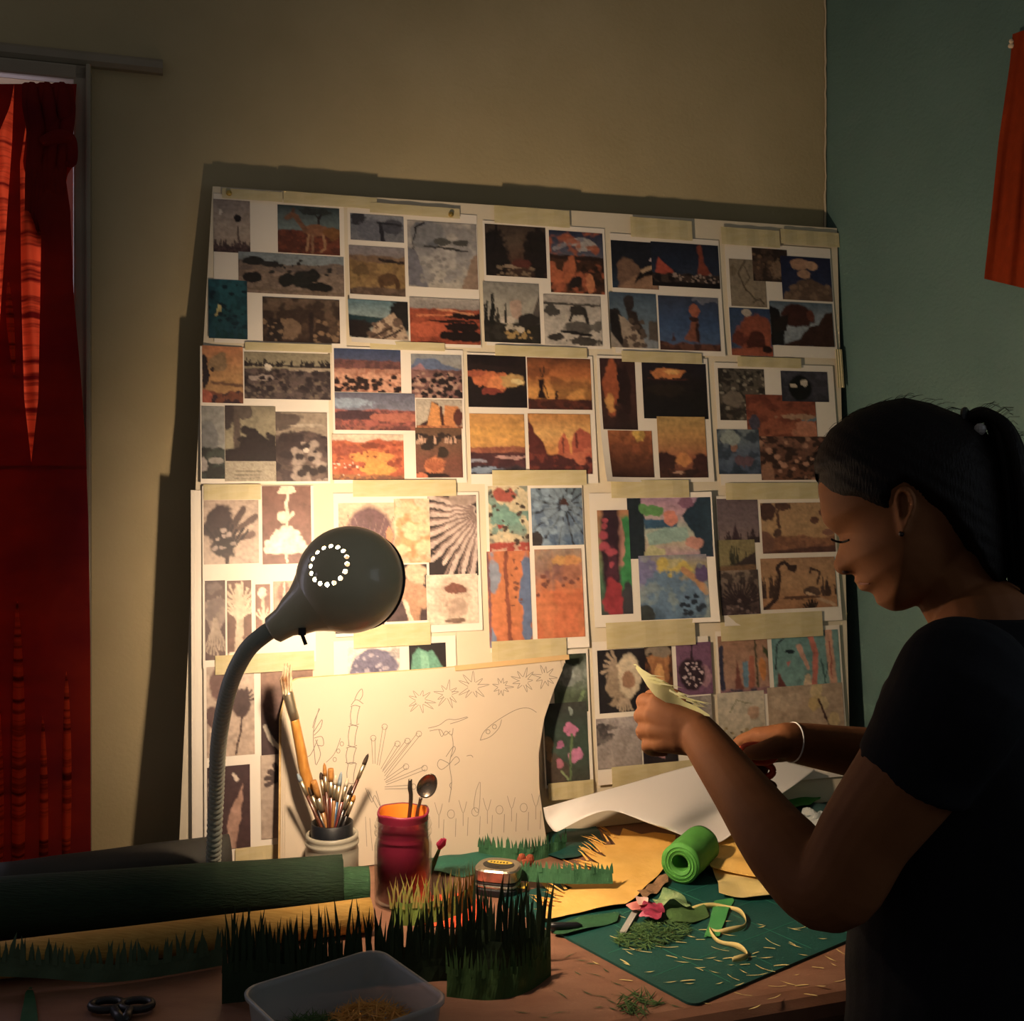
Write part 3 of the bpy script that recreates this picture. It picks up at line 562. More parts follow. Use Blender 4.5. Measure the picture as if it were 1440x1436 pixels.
  (740, 503, 832, 577, 'windmill silhouette at dusk', [('g', '#6a3a1c', '#c06a20', '#e09a35', '#c8761f'), ('n', '#5e3018', .6, 3, 3, .55), ('r', .8, .01, 3, '#43201a', '#5e2a1b'), ('p', [(.14, .78), (.2, .62), (.17, .42), (.27, .42), (.25, .62), (.3, .78)], '#281415'), ('s', [(.25, .48), (.2, .2)], .008, '#2b1714'), ('s', [(.25, .48), (.27, .18)], .008, '#2b1714'), ('s', [(.25, .48), (.33, .78)], .008, '#2b1714'), ('s', [(.44, .78), (.44, .66)], .025, '#3a1d17')]),
  (659, 582, 739, 667, 'yellow sunset over water', [('g', '#c98c3c', '#e0a23c', '#db9a42', '#b8702f'), ('r', .55, .03, 2, '#8d4a35', '#a86040'), ('r', .64, .02, 3, '#46252a', '#5d3032'), ('b', .75, .72, .3, .025, '#b98d86', .4), ('r', .86, .04, 3, '#3a3038', '#23222c'), ('b', .15, .78, .14, .03, '#8d8fa0', .4), ('b', .3, .93, .3, .05, '#7d90a8', .6)]),
  (741, 582, 832, 667, 'glowing red rock towers', [('g', '#cd8530', '#e6ad55', '#dc8f3a', '#b9602e'), ('p', [(0, 0), (.1, .3), (.25, .5), (.3, .7), (0, .8)], '#5a2521'), ('p', [(.45, .7), (.5, .4), (.56, .3), (.62, .42), (.66, .7)], '#c45c34'), ('p', [(.68, .5), (.72, .32), (.82, .24), (1, .34), (1, .75), (.7, .7)], '#b85234'), ('s', [(.76, .32), (.76, .55)], .02, '#6b2a22'), ('s', [(.55, .4), (.55, .65)], .015, '#70302a'), ('r', .68, .06, 4, '#4a2022', '#7a3326'), ('k', 14, .6, .6, 1, .8, .05, '#cf6a42')])]),
(838, 500, 1003, 678, 'taped sheet with smoky orange paintings and a curled corner', [
  (842, 504, 896, 605, 'dark figure in an orange glow', [('g', '#3a2220', '#4a2a22', '#33211f'), ('b', .3, .4, .2, .4, '#a8501f', .4), ('b', .25, .6, .16, .14, '#d29038', .4), ('b', .68, .45, .16, .35, '#2a1818', .25), ('b', .55, .25, .1, .12, '#2a1919', .3), ('p', [(.3, 1), (.5, .72), (.75, .8), (.9, 1)], '#2f1e1d'), ('s', [(.5, .58), (.65, .62)], .03, '#1f1314')]),
  (901, 510, 995, 590, 'ember sunset over a black plain', [('g', '#26202a', '#241c1c', '#1c1715', '#1a1615'), ('b', .38, .18, .25, .08, '#d27a2e', .6), ('b', .45, .16, .14, .04, '#e8a84a', .5), ('s', [(.1, .29), (.7, .3)], .012, '#5a2a1d'), ('b', .4, .5, .3, .1, '#2c2219', .5)]),
  (852, 606, 918, 672, 'dull orange glow', [('g', '#b8682b', '#9a5228', '#6a3a24', '#3f2620'), ('b', .68, .08, .16, .12, '#e6b53c', .4), ('n', '#4a2a20', .4, 4, 4)]),
  (922, 586, 994, 672, 'yellow mist over dark trees', [('g', '#c09a4e', '#c58f45', '#a85f3a', '#5b3128'), ('b', .12, .75, .25, .16, '#3f2422', .5), ('b', .9, .75, .2, .15, '#472724', .5), ('b', .5, .7, .14, .12, '#d0843a', .4), ('r', .88, .04, 3, '#4a2a22', '#33201d'), ('b', .4, .9, .14, .02, '#b58a72', .4)])], dict(lb=.022)),
(1003, 510, 1181, 682, 'taped sheet with bark and red sand textures', [
  (1008, 518, 1077, 592, 'grey bark texture', [('g', '#5d554a', '#554a3e'), ('n', '#2b2622', .9, 9, 12), ('k', 40, 0, 0, 1, 1, .03, '#8d8472'), ('b', .3, .6, .22, .16, '#77695a', .5)]),
  (1047, 555, 1148, 617, 'red sand with a blue pool', [('g', '#8a3f24', '#9a4c2c', '#a35836'), ('n', '#6a2c1c', .7, 7, 6), ('b', .9, .55, .12, .07, '#54788c', .3), ('b', .75, .5, .25, .06, '#b08666', .6), ('b', .12, .65, .07, .2, '#494558', .4), ('b', .85, .8, .2, .2, '#c47a56', .5)]),
  (1096, 522, 1164, 566, 'black marble ball', [('g', '#494653', '#3d3b47'), ('n', '#2c2b33', .6, 5, 4), ('b', .4, .55, .24, .4, '#100e11', .05), ('b', .5, .38, .08, .12, '#cfc2ad', .5), ('b', .28, .48, .08, .08, '#bcae9a', .6)]),
  (1006, 604, 1069, 667, 'blue marbled stone', [('g', '#7a8587', '#5a6a80', '#42526c'), ('n', '#28384a', .8, 4, 4), ('b', .4, .4, .1, .1, '#9a6a54', .6), ('b', .6, .7, .25, .12, '#6b4e58', .5), ('b', .3, .2, .2, .15, '#98a39c', .5)]),
  (1066, 614, 1166, 675, 'flaking red rock', [('g', '#8a5a44', '#6d4534', '#7a4a30'), ('n', '#2f1e1a', .9, 9, 9), ('k', 30, 0, 0, 1, 1, .05, '#b58163'), ('b', .1, .85, .09, .25, '#9c6a4c', .4)])]),
(284, 684, 444, 930, 'taped sheet of sepia plant studies beside the lamp', [
  (286, 704, 364, 792, 'dark tulip cluster on sepia', [('g', '#b89f8c', '#c4ab97'), ('b', .3, .4, .28, .32, '#3a2a2e', .35), ('b', .38, .7, .22, .2, '#2f2225', .4), ('s', [(.55, .4), (.72, .15)], .05, '#4d3a38'), ('s', [(.55, .5), (.92, .28)], .045, '#5b4540'), ('s', [(.55, .6), (.88, .55)], .04, '#6a5049'), ('s', [(.4, .85), (.42, 1)], .03, '#3a2a2c'), ('f', .4, .85, 9, .1, .5, -130, -40, .02, '#241a1f'), ('k', 8, .2, .45, .55, .75, .04, '#a8948a')]),
  (368, 684, 438, 792, 'pale stalk with curled leaves on brown', [('g', '#7a5145', '#80564a'), ('s', [(.5, .05), (.5, .95)], .018, '#e8d8bd'), ('f', .5, .1, 8, .03, .12, 180, 360, .025, '#e3cfb2'), ('b', .42, .42, .1, .07, '#e5d4b8', .5), ('s', [(.5, .42), (.62, .36)], .025, '#e5d4b8'), ('f', .5, .82, 10, .03, .26, 170, 370, .05, '#efe2c8'), ('b', .5, .8, .3, .05, '#efe2c8', .4)]),
  (288, 817, 317, 927, 'dark stem study', [('g', '#4a3230', '#553a36'), ('f', .5, .75, 12, .05, .55, -115, -65, .015, '#8d776c'), ('k', 14, .2, .05, .75, .5, .05, '#6d5a54'), ('f', .5, .45, 8, .05, .5, 70, 110, .012, '#a8937f')]),
  (319, 817, 354, 925, 'branching pale stem', [('g', '#6d4a40', '#74503f'), ('s', [(.5, .95), (.48, .1)], .04, '#dcc7aa'), ('f', .5, .5, 10, .03, .3, -150, -30, .016, '#d8c2a4'), ('f', .5, .35, 8, .03, .3, -150, -30, .014, '#cdb698'), ('p', [(.3, .95), (.42, .5), (.6, .5), (.7, .95)], '#cdb79a'), ('b', .45, .93, .4, .03, '#e6d6bd', .4)]),
  (359, 822, 380, 886, 'small thistle study', [('g', '#855c4d', '#8b6050'), ('b', .5, .2, .28, .13, '#e8d8c0', .4), ('s', [(.5, .3), (.5, .95)], .03, '#d9c4a6'), ('f', .5, .8, 5, .05, .3, -140, -40, .02, '#e0cfb2')]),
  (384, 818, 414, 872, 'pale leaf study', [('g', '#b99a7e', '#a87f66'), ('b', .5, .35, .3, .32, '#8d604d', .2), ('s', [(.5, .05), (.5, .9)], .02, '#ead9bd')]),
  (395, 868, 440, 886, 'brown strip of print', [('g', '#7d5144', '#744a3e'), ('b', .7, .5, .2, .3, '#94665a', .4)])], dict(le=.004)),
(468, 694, 678, 886, 'taped sheet with the seed head and petal photographs', [
  (475, 708, 556, 800, 'round dark cactus', [('g', '#d9bb98', '#c49c7c'), ('b', .55, .52, .42, .46, '#6a4a50', .02), ('f', .5, .95, 14, .05, .8, -150, -30, .006, '#8d6e68'), ('b', .9, .5, .06, .12, '#d98a5a', .2)]),
  (600, 697, 672, 809, 'long pale petals on black', [('g', '#2a2022', '#2b2123'), ('f', 1.08, .2, 11, .1, 1.0, 95, 200, .03, '#c8b0a4'), ('f', 1.08, .2, 11, .1, .95, 99, 203, .012, '#8a7068'), ('b', .7, .06, .3, .08, '#a58d80', .4)]),
  (553, 702, 605, 791, 'crumpled orange petals', [('g', '#e3c7a3', '#dcb893'), ('b', .5, .5, .4, .42, '#dfa469', .5), ('n', '#c98a52', .6, 5, 6), ('k', 18, .15, .1, .85, .85, .09, '#eac394')]),
  (470, 838, 540, 888, 'dark brown print corner', [('g', '#5d4040', '#4d3535')]),
  (541, 795, 601, 872, 'translucent bell flower', [('g', '#3f2d30', '#4b3638'), ('b', .7, .18, .26, .2, '#d6b893', .3), ('b', .6, .5, .35, .2, '#c08f6d', .4), ('p', [(.5, 1), (.55, .6), (.85, .6), (.8, 1)], '#b58664'), ('s', [(.45, .65), (.6, 1)], .04, '#e3cbb0'), ('b', .9, .6, .16, .2, '#c39370', .3)]),
  (598, 809, 672, 876, 'pale open seed pod', [('g', '#e3cfb8', '#dcc5ac'), ('b', .52, .5, .36, .43, '#cdb39c', .2), ('b', .55, .3, .2, .12, '#7a4a3c', .5), ('b', .6, .65, .2, .2, '#b99c86', .4), ('b', .55, .92, .2, .05, '#7d6252', .3)])]),
(681, 681, 827, 910, 'taped tall sheet with peeling paint textures', [
  (685, 684, 744, 776, 'red and cream peeling paint', [('g', '#8d9080', '#6d958a', '#7aa092', '#a05a48'), ('n', '#d8c69c', .95, 6, 8, .5), ('b', .4, .15, .3, .1, '#b05040', .7), ('b', .3, .57, .1, .08, '#a8322a', .3), ('b', .4, .5, .5, .12, '#73a497', .7), ('r', .84, .04, 3, '#a83a2c', '#c49a80'), ('k', 30, 0, 0, 1, .9, .03, '#4a3a30')]),
  (745, 687, 820, 766, 'blue cracked stone', [('g', '#5f7484', '#5a7390', '#4a6688'), ('f', .65, .32, 16, .04, .9, 0, 360, .016, '#2a3038'), ('n', '#8fa9bd', .5, 6, 6), ('b', .65, .3, .07, .1, '#4a2b25', .4), ('k', 22, 0, 0, 1, 1, .05, '#86a2bc'), ('b', .05, .9, .15, .14, '#3b3434', .4)]),
  (683, 776, 748, 908, 'orange column with blue flakes', [('g', '#c9713a', '#d37a3c', '#c86b38'), ('b', .9, .5, .14, .5, '#5a7098', .5), ('b', .15, .25, .2, .18, '#8791a6', .7), ('b', .08, .9, .14, .14, '#7488a8', .6), ('s', [(.43, 0), (.47, .6), (.47, 1)], .022, '#8a4530'), ('p', [(0, 0), (.08, 0), (.06, 1), (0, 1)], '#7a4a52'), ('k', 14, .55, .05, .9, .6, .018, '#7a4432')]),
  (750, 773, 821, 895, 'orange colour field', [('g', '#a8907a', '#b07a5c', '#d06b34', '#cf6a33', '#c9652f'), ('n', '#7d6a68', .5, 5, 4, .6), ('b', .6, .15, .3, .08, '#d29a4e', .5), ('b', .6, .28, .35, .1, '#8d5e58', .6), ('p', [(0, .48), (1, .46), (1, 1), (0, 1)], '#cf6a35'), ('n', '#dd8448', .4, 3, 4, .5), ('k', 10, .05, .3, .9, .5, .025, '#7a4338')])], dict(rb=.004)),
(827, 694, 1006, 874, 'taped sheet with bright rainbow paintings', [
  (880, 701, 999, 783, 'pink lake between dark banks', [('g', '#b088a8', '#c79aa8', '#a9b8a8', '#c5b59a', '#b58aa8'), ('p', [(0, 0), (.16, 0), (.22, .35), (.18, 1), (0, 1)], '#1f2a33'), ('p', [(.65, .3), (.85, 0), (1, 0), (1, 1), (.85, 1), (.78, .6)], '#22394a'), ('b', .3, .2, .16, .1, '#5f9a52', .5), ('p', [(.2, .35), (.6, .36), (.6, .5), (.22, .52)], '#2c5878'), ('b', .52, .35, .08, .14, '#d98068', .4), ('p', [(.22, .6), (.45, .5), (.7, .5), (.75, .7), (.25, .78)], '#8fb3a8'), ('b', .7, .1, .1, .1, '#8a5a78', .4), ('b', .78, .75, .1, .1, '#d3917f', .4), ('b', .3, .9, .12, .1, '#c9c68d', .4)]),
  (838, 718, 889, 863, 'red and green abstract', [('g', '#b5784c', '#8f8a5a', '#4d7a5a', '#3f4a44'), ('b', .88, .45, .25, .4, '#2f8a4c', .4), ('b', .65, .3, .16, .25, '#b57a6c', .5), ('s', [(.42, 0), (.38, .4), (.4, .8)], .1, '#2f1b28'), ('b', .42, .55, .2, .18, '#4a2234', .5), ('b', .4, .85, .28, .18, '#a02634', .4), ('b', .85, .9, .2, .2, '#3a3a40', .4), ('k', 8, .1, .1, .6, .6, .04, '#a83a4c')]),
  (896, 782, 994, 868, 'blue hill under yellow light', [('g', '#8a88a0', '#b5a55c', '#7a84a0', '#54708c', '#44607a'), ('b', .45, .2, .3, .16, '#cdb548', .6), ('b', .12, .3, .2, .25, '#7a78a8', .5), ('b', .5, .65, .45, .35, '#5d80a0', .5), ('s', [(.65, .25), (.85, .4), (.97, .6)], .05, '#c08a58'), ('b', .92, .3, .1, .14, '#5e4a78', .4), ('n', '#9aa89a', .5, 5, 5, .58), ('k', 14, .5, .6, .9, .95, .04, '#1f2c3c'), ('b', .08, .9, .14, .14, '#3a4040', .5)])], dict(re=.008, rb=.006)),
(1005, 698, 1182, 872, 'taped sheet with sepia fantasy plants', [
  (1006, 702, 1067, 763, 'violet grass tufts', [('g', '#6d5a60', '#7a666a', '#866f6c'), ('t', 22, 0, 1, .98, .3, '#3f2d34'), ('p', [(.3, 1), (.42, .5), (.52, .95)], '#3f2b34'), ('b', .9, .95, .16, .1, '#3a2a30', .4)]),
  (1007, 760, 1062, 807, 'olive hill with cypresses', [('g', '#8d8052', '#958658'), ('t', 14, .3, .75, .7, .55, '#3b3a2c'), ('p', [(0, .75), (.4, .72), (1, .35), (1, .8), (0, .9)], '#3b2f30'), ('p', [(0, .75), (1, .72), (1, 1), (0, 1)], '#7a5a3c')]),
  (1008, 803, 1067, 863, 'tangled undergrowth', [('g', '#8d7a6a', '#6d5850', '#4a3638'), ('f', .5, .8, 16, .1, .6, -170, -10, .02, '#33242a'), ('n', '#2f2228', .8, 6, 7), ('k', 12, 0, .5, 1, 1, .05, '#7d6662')]),
  (1067, 708, 1173, 776, 'tan plain with round trees', [('g', '#b98f5f', '#bd9360', '#b58554'), ('b', .09, .18, .12, .2, '#4f332d', .3), ('s', [(.24, .5), (.23, .2), (.3, .02)], .025, '#5c3c30'), ('b', .32, .06, .1, .09, '#5c3c30', .6), ('b', .22, .6, .07, .1, '#5a3e34', .5), ('b', .72, .35, .06, .07, '#6d4536', .6), ('b', .85, .22, .06, .08, '#7d4f3f', .3), ('r', .68, .06, 3, '#9c6644', '#86553c'), ('b', .06, .78, .1, .22, '#7d5240', .3), ('b', .9, .6, .08, .07, '#8d5a48', .3), ('p', [(0, .95), (.5, .9), (1, .86), (1, 1), (0, 1)], '#5d3a33')]),
  (1067, 786, 1175, 853, 'tan plain with curling plants', [('g', '#b3845a', '#bb8c5c', '#b47a4c'), ('s', [(.2, .75), (.25, .35), (.22, .2), (.32, .08), (.4, .2)], .035, '#3f2a26'), ('b', .42, .2, .06, .08, '#3f2a26', .6), ('s', [(.65, .3), (.66, .22), (.78, .3), (.74, .5)], .022, '#4a302a'), ('b', .66, .68, .11, .1, '#5d4438', .2), ('s', [(.6, .7), (.95, .95)], .03, '#c8a27c'), ('t', 20, 0, .2, .75, .4, '#4a332c'), ('t', 12, .8, 1, .75, .35, '#4a332c'), ('s', [(0, 1), (.2, .78)], .04, '#3f2a26'), ('b', .5, .78, .3, .03, '#6a432f', .4), ('f', .65, 1.05, 7, .05, .22, -170, -40, .02, '#33221f')])], dict(lb=.007)),
(286, 934, 442, 1206, 'taped sheet of sepia poppy pods behind the lamp neck', [
  (290, 938, 358, 1060, 'poppy seed pods on sepia', [('g', '#c2ab98', '#bca28d'), ('b', .3, .2, .24, .18, '#6d4d48', .1), ('b', .72, .42, .2, .16, '#4a3535', .12), ('f', .72, .42, 9, .1, .19, 180, 360, .012, '#4a3535'), ('b', .12, .55, .12, .12, '#5d4340', .1), ('s', [(.76, .55), (.66, .8), (.6, .98)], .012, '#4a3430'), ('s', [(.12, .65), (.16, .95)], .012, '#5d4340')]),
  (366, 936, 441, 1062, 'white crescent on dark brown', [('g', '#a07a64', '#6d4c42', '#4a3434', '#453132'), ('s', [(.08, .65), (.18, .8), (.38, .9)], .022, '#e0d0b8'), ('b', .5, .85, .06, .08, '#9a8a84', .6)]),
  (291, 1079, 352, 1190, 'pale lily on dark brown', [('g', '#432d30', '#4a3234'), ('p', [(.45, 1), (.5, .6), (.85, .22), (.8, .5), (.65, 1)], '#b98d78'), ('s', [(.12, .15), (.1, .35)], .03, '#d8c4b0'), ('s', [(.6, .12), (.7, .18)], .02, '#d8c4b0'), ('p', [(.4, 1), (.55, .75), (.62, 1)], '#c49a84')]),
  (366, 1062, 403, 1176, 'tulip bud on sepia', [('g', '#bba693', '#b59d89'), ('f', .8, .3, 7, .02, .18, 150, 330, .028, '#4a3a38'), ('s', [(.75, .3), (.95, .6)], .03, '#6a5550')])], dict(le=.004)),
(468, 902, 642, 975, 'small taped sheet with a geode and a green crystal', [
  (488, 910, 562, 955, 'blue geode slice', [('g', '#e6dccb', '#e6dccb'), ('b', .48, .62, .46, .55, '#6f6a86', .15), ('n', '#4a4a6a', .5, 6, 5, .55), ('k', 18, .1, .25, .85, .9, .06, '#a8a0b0'), ('p', [(0, 0), (1, 0), (.8, .2), (.45, .05), (.15, .3), (0, .8)], '#e6dccb')]),
  (574, 906, 627, 955, 'green crystal on black', [('g', '#221d1e', '#221d1e'), ('p', [(.03, 1), (.1, .3), (.25, .12), (.5, .25), (.62, .2), (.95, .75), (1, 1)], '#5fa088'), ('p', [(.3, .2), (.5, .3), (.6, 1), (.35, 1)], '#7dbfa4')])]),
(758, 916, 833, 1102, 'taped narrow sheet with pink meadow flowers', [
  (776, 921, 826, 1000, 'misty dark leaves', [('g', '#3a4436', '#8d9a92', '#55664f', '#3f5038'), ('b', .5, .4, .35, .16, '#a3ada8', .6), ('b', .6, .1, .3, .1, '#2c3628', .5), ('s', [(.85, .65), (.7, .9)], .03, '#7d9a6a'), ('n', '#2f3d2c', .4, 4, 5)]),
  (763, 990, 828, 1098, 'pink clover heads on dark green', [('g', '#3a3a38', '#33463e', '#3a4f42', '#43423a'), ('b', .25, .85, .3, .2, '#4d4036', .5), ('k', 14, .45, .3, .75, .42, .035, '#c46a9a'), ('b', .62, .36, .13, .07, '#c06a98', .6), ('b', .65, .65, .16, .08, '#cb74a0', .6), ('b', .33, .52, .08, .05, '#a8588a', .5), ('b', .32, .75, .07, .06, '#b5627a', .6), ('b', .6, .12, .05, .06, '#8a9a94', .4), ('s', [(.6, .4), (.55, .95)], .015, '#5f7a4a'), ('s', [(.5, .95), (.35, .85)], .012, '#8aa06a'), ('b', .08, .5, .08, .2, '#8a6a44', .6)])]),
(831, 903, 1004, 1088, 'taped sheet with the shell, fossil and spiny urchin', [
  (838, 915, 914, 998, 'pale spiny shell on black', [('g', '#211d22', '#231f24'), ('b', .36, .55, .2, .3, '#a08a70', .5), ('b', .6, .42, .22, .36, '#d8c5a4', .2), ('b', .58, .5, .13, .14, '#a5795a', .3), ('f', .5, .7, 6, .1, .3, 60, 130, .02, '#b09a80'), ('f', .4, .3, 5, .1, .28, 160, 260, .025, '#a8927a')]),
  (904, 909, 946, 985, 'amber cone on black', [('g', '#241f20', '#1f1b1e'), ('p', [(.1, .2), (.9, .05), (.85, .6), (.6, .95), (.3, .6)], '#b0743c'), ('n', '#8a4f28', .5, 4, 5), ('b', .5, .1, .4, .12, '#8d7d6a', .6), ('b', .5, .5, .16, .2, '#dca054', .5)]),
  (948, 905, 1001, 975, 'spiny ball on violet', [('g', '#7a4f70', '#744a6a'), ('s', [(.45, 0), (.45, .3)], .02, '#33202e'), ('b', .75, .65, .2, .2, '#a87a88', .3), ('b', .42, .6, .36, .3, '#33202c', .12), ('k', 34, .12, .36, .72, .85, .022, '#c8b0b4')]),
  (836, 1011, 901, 1076, 'pale mould texture', [('g', '#b5aaa8', '#a89c96', '#9c8e86'), ('b', .12, .35, .2, .2, '#4a4446', .7), ('b', .3, .2, .14, .05, '#4a4446', .7), ('n', '#8d827c', .5, 6, 6)]),
  (899, 986, 952, 1079, 'pink petal on black', [('g', '#251d22', '#261e24'), ('s', [(.15, .6), (.3, .75), (.6, .82)], .03, '#c08088')]),
  (948, 981, 1001, 1040, 'grey print corner', [('g', '#9a9088', '#8d8278'), ('n', '#6d645c', .4, 4, 4)])]),
(1004, 888, 1192, 1090, 'taped sheet with coral garden paintings', [
  (1007, 895, 1081, 975, 'orange and blue standing shapes', [('g', '#a8785a', '#b08468', '#a87d6c'), ('s', [(.06, .2), (.06, 1)], .04, '#33344c'), ('p', [(.3, .9), (.36, .4), (.46, .9)], '#7d4438'), ('p', [(.47, .85), (.47, .45), (.58, .45), (.58, .85)], '#5f8aa0'), ('s', [(.65, .4), (.64, .85)], .05, '#b06045'), ('s', [(.74, 0), (.76, .95)], .018, '#4d4a34'), ('p', [(.7, 0), (.8, 0), (.75, .12)], '#b04a38'), ('b', .87, .6, .07, .2, '#cf7f2e', .3), ('p', [(.9, .2), (1, .3), (1, .42), (.9, .32)], '#3f4a2c'), ('r', .88, .03, 4, '#9a6a70', '#4a4458')]),
  (1082, 890, 1181, 969, 'pink coral on teal', [('g', '#6a9a98', '#6fa09c', '#7aa8a0'), ('s', [(.05, .6), (.08, .2), (.25, .06), (.38, .05)], .014, '#24333a'), ('b', .27, .05, .1, .03, '#8a3f34', .4), ('b', .26, .33, .07, .03, '#24333a', .3), ('p', [(.05, 1), (.08, .65), (.22, .97)], '#7a3a34'), ('s', [(.55, 0), (.65, .4), (.58, .95)], .05, '#d2705c'), ('s', [(.4, .25), (.52, .6)], .04, '#d8a088'), ('s', [(.85, .05), (.88, .95)], .07, '#d29a7c'), ('s', [(.72, .5), (.78, .95)], .012, '#2f5a5c'), ('s', [(.82, .55), (.74, .9)], .012, '#2f5a5c'), ('b', .5, .85, .06, .16, '#dfbf98', .5), ('p', [(.22, .5), (.28, .5), (.23, .58)], '#cf5a55'), ('s', [(.86, .2), (.87, .8)], .012, '#b0503c')]),
  (1006, 975, 1077, 1060, 'pale floral drawing', [('g', '#c9bda6', '#c5b79c', '#b5a282'), ('s', [(.25, .3), (.4, .12), (.7, .2)], .01, '#8d8a68'), ('k', 26, .1, .5, .95, .95, .035, '#a08a5c'), ('k', 20, .1, .6, .5, .95, .025, '#4a4030'), ('b', .75, .35, .1, .08, '#c49a78', .7)]),
  (1076, 967, 1187, 1050, 'cream orchid on tan', [('g', '#b89d80', '#b59878'), ('b', .65, .1, .08, .1, '#d8bd84', .3), ('b', .66, .25, .08, .1, '#d3b67c', .3), ('b', .6, .3, .07, .1, '#c9a868', .3), ('b', .75, .3, .06, .1, '#d8bd88', .3), ('s', [(.68, .25), (.74, .5), (.8, .62)], .02, '#4f2a22'), ('b', .85, .55, .08, .1, '#d0b27a', .4), ('b', .25, .25, .2, .12, '#c4aa8c', .5)])]),
]
sheet(0, 268, 690, 332, 1206, 'plain white sheet showing as a margin left of the sepia plant studies', [], le=.009)
for k, s in enumerate(SH):
    kw = s[6] if len(s) > 6 else {}
    sheet(k+1, *s[:6], **kw)

def tape(x0, y0, x1, y1, where, off=.0056):
    a0, b1 = bab(x0, y0); a1, b0 = bab(x1, y1); v = []; f = []; nx = 14
    for i in range(nx+1):
        a = a0+(a1-a0)*i/nx; e = .0006*(i in (0, nx))
        jag = .0012*rng.uniform(-1, 1) if i in (0, nx) else 0
        h = off+.0005*math.sin(i*1.3)
        v += [bp(a+jag, b1, h), bp(a+jag, b0, h), bp(a+jag, b1, h-.0002), bp(a+jag, b0, h-.0002)]
    for i in range(nx):
        k = 4*i; f += [(k, k+1, k+5, k+4), (k+2, k+6, k+7, k+3), (k, k+4, k+6, k+2), (k+1, k+3, k+7, k+5)]
    f += [(0, 2, 3, 1), (4*nx, 4*nx+1, 4*nx+3, 4*nx+2)]
    mk('masking_tape', v, f, m_tape, label='strip of masking tape '+where, cat='tape', group='masking tape strips on the board')
for t in [
 (312, 266, 398, 286, 'above the lone palm picture'), (398, 270, 530, 296, 'above the guanaco picture'), (520, 286, 645, 309, 'above the ink wash boulder'),
 (694, 290, 800, 322, 'above the dark forest picture'), (884, 306, 972, 340, 'above the red spire picture'), (1012, 320, 1095, 350, 'above the brown rock face picture'),
 (1095, 323, 1178, 349, 'at the top corner beside the teal wall'),
 (345, 482, 466, 497, 'above the grey meadow picture'), (520, 480, 625, 495, 'below the pale coast rocks'), (694, 486, 824, 505, 'above the windmill picture'),
 (872, 494, 985, 513, 'above the ember sunset'), (1034, 502, 1125, 519, 'above the grey bark texture'), (1172, 492, 1185, 546, 'folded round the board edge beside the teal wall'),
 (286, 682, 366, 703, 'above the dark tulip cluster'), (495, 676, 640, 698, 'above the crumpled orange petals'), (690, 662, 822, 683, 'above the peeling paint textures'),
 (856, 676, 966, 700, 'above the rainbow paintings'), (1016, 680, 1148, 702, 'above the sepia fantasy plants'),
 (302, 922, 440, 941, 'above the poppy pods'), (495, 880, 605, 906, 'above the geode slice'), (690, 902, 795, 926, 'above the meadow flowers'),
 (850, 876, 976, 906, 'above the spiny shell'), (1010, 866, 1154, 894, 'above the coral garden paintings'),
 (768, 1101, 832, 1119, 'below the pink clover heads'), (858, 1078, 972, 1106, 'below the mould texture'), (330, 1192, 398, 1214, 'below the pale lily')]: tape(*t, off=.0056 if t[1] < 640 else .0082)
m_brass = mat('brass_pin', '#c9a85a', .3, .9)
for px, py, w in ((322, 272, 'lone palm picture'), (634, 302, 'ink wash boulder')):
    b = MB(); p = onboard(px, py, .0058); b.lathe(p-BN*.004, [(.0011, 0), (.0011, .004), (.0045, .005), (.004, .0075), (.001, .009)], 12, BN)
    b.build('push_pin', m_brass, label='brass push pin above the '+w, cat='push pin')
# ---------------------------------------------------------------- desk lamp
m_lamp = mat('olive_lamp_enamel', '#cbc2a2', .36, col2='#c1b898', scale=30, coat=.3)
m_white_in = mat('lamp_white_lining', '#f2ead8', .6)
m_neck = mat('grey_ribbed_neck', '#a9ada0', .5)
LC = P(492, 815, 1.27); LR = .0617
AX = Vector((.50, .84, -.18)).normalized()
vd = Vector((LC.x, LC.y, 0)).normalized(); rt = Vector((vd.y, -vd.x, 0))
base_px = P(300, 1215, 1.476); lamp_base = Vector((base_px.x, base_px.y, TABZ))
lamp = thing('desk_lamp', lamp_base, 'olive gooseneck desk lamp with round shade lit against the board', 'lamp')
def arc(r, a0, a1, n): return [(max(r*math.sin(math.radians(a0+(a1-a0)*k/n)), .0003), r*math.cos(math.radians(a0+(a1-a0)*k/n))) for k in range(n+1)]
b = MB(); b.lathe(LC, arc(LR, 60, 180, 26)+arc(LR-.0022, 180, 60, 26), 56, AX, closed=True)
shade = b.build('shade', m_lamp, lamp, label='round olive enamel shade with a ring of vent holes', smooth=True)
shade.data.materials.append(m_white_in)
cdir = (rt*-.40+Z*.37-vd*.84).normalized(); h = MB(); e1 = cdir.orthogonal().normalized(); e2 = cdir.cross(e1)
for k in range(16):
    a = 2*math.pi*k/16; q = (cdir*math.cos(.37)+(e1*math.cos(a)+e2*math.sin(a))*math.sin(.37)).normalized()
    h.tube([LC+q*(LR-.012), LC+q*(LR+.008)], .0026, 16)
cut = h.build('vent_cutter', m_lamp)
for o_ in (cut, shade):
    bm = bmesh.new(); bm.from_mesh(o_.data); bmesh.ops.remove_doubles(bm, verts=bm.verts, dist=1e-6); bmesh.ops.recalc_face_normals(bm, faces=bm.faces); bm.to_mesh(o_.data); bm.free()
if 1:
    mdf = shade.modifiers.new('vents', 'BOOLEAN'); mdf.operation = 'DIFFERENCE'; mdf.object = cut; mdf.solver = 'EXACT'
bpy.context.view_layer.update(); dg = bpy.context.evaluated_depsgraph_get()
